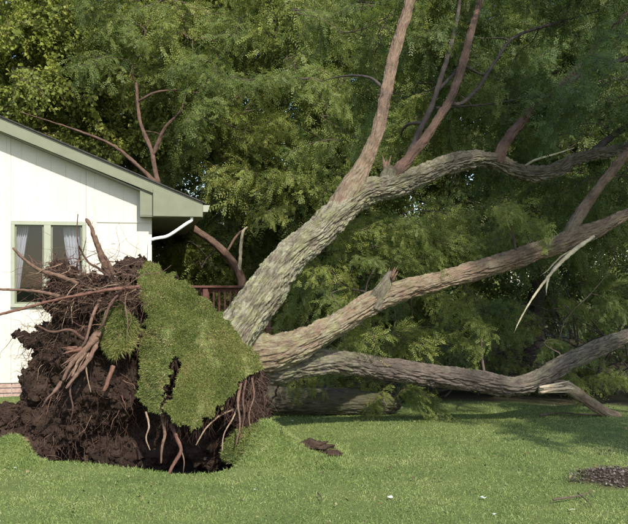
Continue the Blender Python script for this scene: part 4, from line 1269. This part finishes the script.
splinters(P(84, 352, 7.95), (-0.7, -0.2, -0.8), 12, 0.3, 0.028, M['root'], 'splinter', 'shredded brown wood of the broken main root', 0.4, 8)
splinters(P(76, 348, 7.93), (-0.9, -0.3, -0.2), 7, 0.16, 0.022, M['root_red'], 'splinter', None, 0.45, 9)
# individual woody roots curling out of the soil (tangle at the upper left and across the face)
rr = random.Random(5)


def wander(p, d, L, n, curl, grav):
    pts = [Vector(p)]
    d = Vector(d).normalized()
    for _ in range(n):
        d = (d + Vector((rr.gauss(0, 1), rr.gauss(0, 1), rr.gauss(0, 1))) * curl + Vector((0, 0, -grav))).normalized()
        pts.append(pts[-1] + d * L / n)
    return pts


for k in range(80):
    px, py = rr.uniform(48, 142), rr.gauss(287, 15)
    p = P(px, min(max(py, 262), 325), rr.uniform(8.02, 8.3))
    d = (rr.choice([-1, -1, -1, 1]) * rr.uniform(0.3, 1), rr.uniform(-0.7, 0.2), rr.uniform(-0.5, 0.45))
    L = rr.uniform(0.18, 0.55); r_ = rr.uniform(0.003, 0.008)
    pts = wander(p, d, L, 6, 0.34, 0.02)
    upart('root', pts, list(np.linspace(r_, r_ * 0.35, len(pts))), M[rr.choice(['root', 'root', 'root_red', 'root_dark', 'root_pale'])], 6, 0.03, lump=0.15, seed=k)
front = np.nonzero((sn[:, 1] < -0.15) & (sv2[:, 2] > 0.0))[0]
for k in range(60):
    vi = front[rr.randrange(len(front))]
    p = Vector(sv2[vi]) + UB; nrm = Vector(sn[vi])
    pts = wander(p - nrm * 0.03, nrm + Vector((rr.uniform(-.8, .3), -0.2, rr.uniform(-0.6, 0.3))), rr.uniform(0.1, 0.34), 5, 0.3, 0.2)
    r_ = rr.uniform(0.003, 0.008)
    upart('root', pts, list(np.linspace(r_, r_ * 0.3, len(pts))), M[rr.choice(['root', 'root_red', 'root_dark', 'root_dark', 'root_pale'])], 5, 0.035, lump=0.1, seed=k)


def rootlets(n, pick, rmax, Lr, mat, grav=0.25, curl=0.4):
    tl = []
    for _ in range(n):
        p, d = pick()
        pts = wander(p, d, rr.uniform(*Lr), 5, curl, grav)
        r_ = rr.uniform(0.0012, rmax)
        tl.append(tube([q - UB for q in pts], list(np.linspace(r_, r_ * 0.4, len(pts))), 3, 0.04))
    V, Fc = merge_tubes(tl)
    tag(obj('rootlets', new_mesh('rootlets', V, Fc, mat, True, {'lichen': np.zeros(len(V))}), up), kind='stuff')


def pick_face():
    vi = front[rr.randrange(len(front))]
    return Vector(sv2[vi]) + UB - Vector(sn[vi]) * 0.02, Vector(sn[vi]) + Vector((rr.uniform(-.5, .5), -0.2, rr.uniform(-.6, .2)))


def pick_tangle():
    return P(rr.uniform(40, 142), rr.gauss(288, 16), rr.uniform(8.02, 8.3)), (rr.uniform(-1, 0.6), rr.uniform(-0.6, 0.3), rr.uniform(-0.6, 0.5))


def pick_right():
    return P(rr.uniform(228, 268), rr.uniform(372, 410), rr.uniform(7.9, 8.1)), (rr.uniform(-0.3, 0.3), -0.4, -0.8)


def pick_edge():
    a = rr.randrange(8, 24); x0, y0 = POLY[a]; x1, y1 = POLY[a + 1]; t = rr.random()
    x_, y_ = x0 + (x1 - x0) * t, y0 + (y1 - y0) * t
    return P(x_, y_, float(dep_main(np.float64(x_), np.float64(y_))) + 0.04), (rr.uniform(-0.3, 0.3), -0.1, -0.9)


def pick_left():
    return P(rr.uniform(22, 60), rr.uniform(322, 372), rr.uniform(8.2, 8.4)), (rr.uniform(-1, 0), rr.uniform(-0.5, 0.2), rr.uniform(-0.8, 0.3))


def pick_stub():
    t = rr.random()
    return P(88 + 20 * t, 222 + 54 * t, 8.15 + 0.1 * t), (rr.uniform(-0.5, 0.4), -0.2, rr.uniform(0.2, 1))


def pick_knot():
    return P(rr.gauss(62, 8), rr.gauss(268, 5), rr.uniform(8.1, 8.3)), (rr.uniform(-1, 1), rr.uniform(-1, 0.3), rr.uniform(-0.4, 1))


rootlets(900, pick_face, 0.0028, (0.06, 0.28), M['root_dark'])
rootlets(420, pick_face, 0.003, (0.08, 0.3), M['root'], 0.3)
rootlets(160, pick_left, 0.003, (0.06, 0.25), M['root'], 0.12, 0.5)
rootlets(60, pick_stub, 0.0025, (0.05, 0.14), M['root'], 0.0, 0.2)
rootlets(380, pick_tangle, 0.0032, (0.1, 0.4), M['root'], 0.08, 0.35)
rootlets(70, pick_right, 0.0028, (0.08, 0.35), M['root'], 0.25, 0.42)
rootlets(160, pick_edge, 0.0022, (0.05, 0.22), M['root_dark'], 0.3, 0.3)
rootlets(140, pick_knot, 0.0028, (0.06, 0.2), M['root_dark'], 0.05, 0.6)

# loose soil clods lying round the crater: countable lumps
def clod(loc, r, label):
    bm = bmesh.new()
    bmesh.ops.create_icosphere(bm, subdivisions=5, radius=1)
    co = np.array([v.co[:] for v in bm.verts])
    f = 0.8 + 0.45 * fbm(co[:, 0] * 1.6 + loc[0] * 9, co[:, 1] * 1.6, co[:, 2] * 1.6, 2) + 0.35 * np.abs(fbm(co[:, 0] * 4.5, co[:, 1] * 4.5 + loc[0], co[:, 2] * 4.5, 3))
    for v, k in zip(bm.verts, f): v.co = Vector((v.co.x * k * r[0], v.co.y * k * r[1], v.co.z * k * r[2]))
    me = bpy.data.meshes.new('soil_clod'); bm.to_mesh(me); bm.free()
    me.materials.append(M['soil_light'])
    me.polygons.foreach_set("use_smooth", np.ones(len(me.polygons), dtype=bool))
    z = float(ground_z(loc[0], loc[1]))
    o = obj('soil_clod', me); o.location = (loc[0], loc[1], z + r[2] * 0.35)
    return tag(o, label, 'soil clod', 'loose soil clods round the root plate')


clod((-0.02, 8.08), (0.17, 0.12, 0.06), 'flat brown soil clod on the lawn right of the grassy hump')
clod((0.16, 7.97), (0.10, 0.07, 0.045), 'smallest soil clod, right of the flat one beside the hump')
clod((-2.98, 8.3), (0.2, 0.15, 0.14), 'dark rounded soil clod at the left edge under the house wall')

# ------------------------------------------------------------------ small things on the lawn
def scrap(px, py, s, label):
    Y = F * EYE / (py - HZ)
    p = P(px, py, Y); z = float(ground_z(p.x, p.y)) + 0.022
    n_ = 7
    Vs = []; rs = random.Random(int(px))
    for a in range(n_):
        t = 2 * math.pi * a / n_
        q = s * rs.uniform(0.3, 0.75)
        Vs.append((math.cos(t) * q, math.sin(t) * q * 0.6, rs.uniform(-0.15, 0.2) * s))
    top_ = [(x, y, z_ + 0.003) for x, y, z_ in Vs]
    Fs = [tuple(range(n_))[::-1], tuple(range(n_, 2 * n_))] + [(a, (a + 1) % n_, n_ + (a + 1) % n_, n_ + a) for a in range(n_)]
    o = obj('leaf_scrap', new_mesh('leaf_scrap', np.array(Vs + top_), Fs, M['scrap'])); o.location = (p.x, p.y, z)
    tag(o, label, 'leaf scrap', 'pale scraps on the lawn')


scrap(255, 491, 0.022, 'small white scrap on the lawn below the root plate')
scrap(15, 470, 0.022, 'small white scrap on the lawn at the left edge')
scrap(390, 502, 0.042, 'flat pale scrap on the lawn in the lower middle')
scrap(483, 502, 0.05, 'largest pale scrap, right of the one in the lower middle')
scrap(572, 514, 0.03, 'pale scrap below the bare bed near the lower right corner')
scrap(494, 519, 0.022, 'tiny white scrap at the bottom edge of the lawn')
scrap(292, 424, 0.03, 'tiny white scrap beside the mossy limb near the hump')


def lawn_twig(pts, r, label):
    base = None; pp = []
    for (px, py) in pts:
        Y = F * EYE / (py - HZ); p = P(px, py, Y); p.z = float(ground_z(p.x, p.y)) + 0.035
        pp.append(p)
    base = pp[0].copy()
    v, q, t, *_ = tube([p - base for p in pp], list(np.linspace(r, r * 0.4, len(pp))), 6, 0.03, 0.2)
    o = obj('fallen_twig', new_mesh('fallen_twig', v, (q, t), M['twig'], True)); o.location = base
    tag(o, label, 'twig', 'twigs on the lawn')


lawn_twig([(553, 506), (566, 504), (580, 502), (590, 499)], 0.008, 'thin dark twig lying below the bare bed')
lawn_twig([(578, 500), (586, 506), (592, 513)], 0.006, 'short twig crossing the longer twig below the bare bed')
lawn_twig([(318, 497), (321, 501), (322, 506)], 0.006, 'short dark twig on the lawn below the root plate')
lawn_twig([(540, 418), (560, 416), (590, 419), (612, 417)], 0.012, 'grey twig at the shaded wood edge under the snapped limb')

# brush of bare branches at the dark wood edge on the right
def brush(loc, n, R, H, label):
    root = empty('brush_pile', (loc[0], loc[1], float(ground_z(*loc))), label, 'brush', 'bare brush along the wood edge')
    tl = []
    for _ in range(n):
        a = rr.uniform(0, 2 * math.pi)
        p = Vector((rr.uniform(-R, R), rr.uniform(-R * 0.5, R * 0.5), rr.uniform(0, H * 0.5)))
        pts = wander(p, (math.cos(a), 0.4 * math.sin(a), rr.uniform(-0.15, 0.7)), rr.uniform(0.5, 1.6), 6, 0.16, 0.01)
        r_ = rr.uniform(0.004, 0.018)
        tl.append(tube(pts, list(np.linspace(r_, r_ * 0.3, len(pts))), 5, 0.08))
    V, Fc = merge_tubes(tl)
    obj('bare_branches', new_mesh('bare_branches', V, Fc, M['bark_dark'], True, {'lichen': np.zeros(len(V))}), root)
    for _ in range(15):
        a = rr.uniform(0, 6.28)
        put_bough(root, root.location + Vector((rr.uniform(-R, R), rr.uniform(-.4, .4), rr.uniform(0.2, H))), (math.cos(a), math.sin(a), rr.uniform(-0.2, 0.4)), rr.choice(['deep', 'locust']), rr.uniform(0.4, 0.75))


brush((1.6, 12.6), 50, 0.9, 1.0, 'tangle of bare branches behind the middle of the low limb')
brush((3.0, 12.8), 70, 0.9, 1.6, 'dark tangle of bare branches left of the cracked limb fork')
brush((4.4, 12.4), 80, 0.9, 1.7, 'dark tangle of bare branches at the right edge above the low limb')
brush((0.2, 12.3), 40, 0.8, 0.8, 'tangle of bare branches in the gap between trunk and lawn')

# shade tree beyond the right edge of the picture; its shadow falls on the wood edge and lawn
make_tree('locust_tree', 'locust tree standing on the lawn outside the right edge, shading the wood edge', 'tree', (7.2, 4.6), [(0, 0, -.1), (0, 0, 2.5), (-0.4, 0.1, 4.5), (-0.6, 0, 7)], 0.2,
          [(5.3, 5.3, 4.5, 1.3, 0.8, 0.6, 20), (6.0, 4.9, 9.2, 1.7, 1.2, 1.1, 60)], 'deep', 1.2, M['bark_dark'])
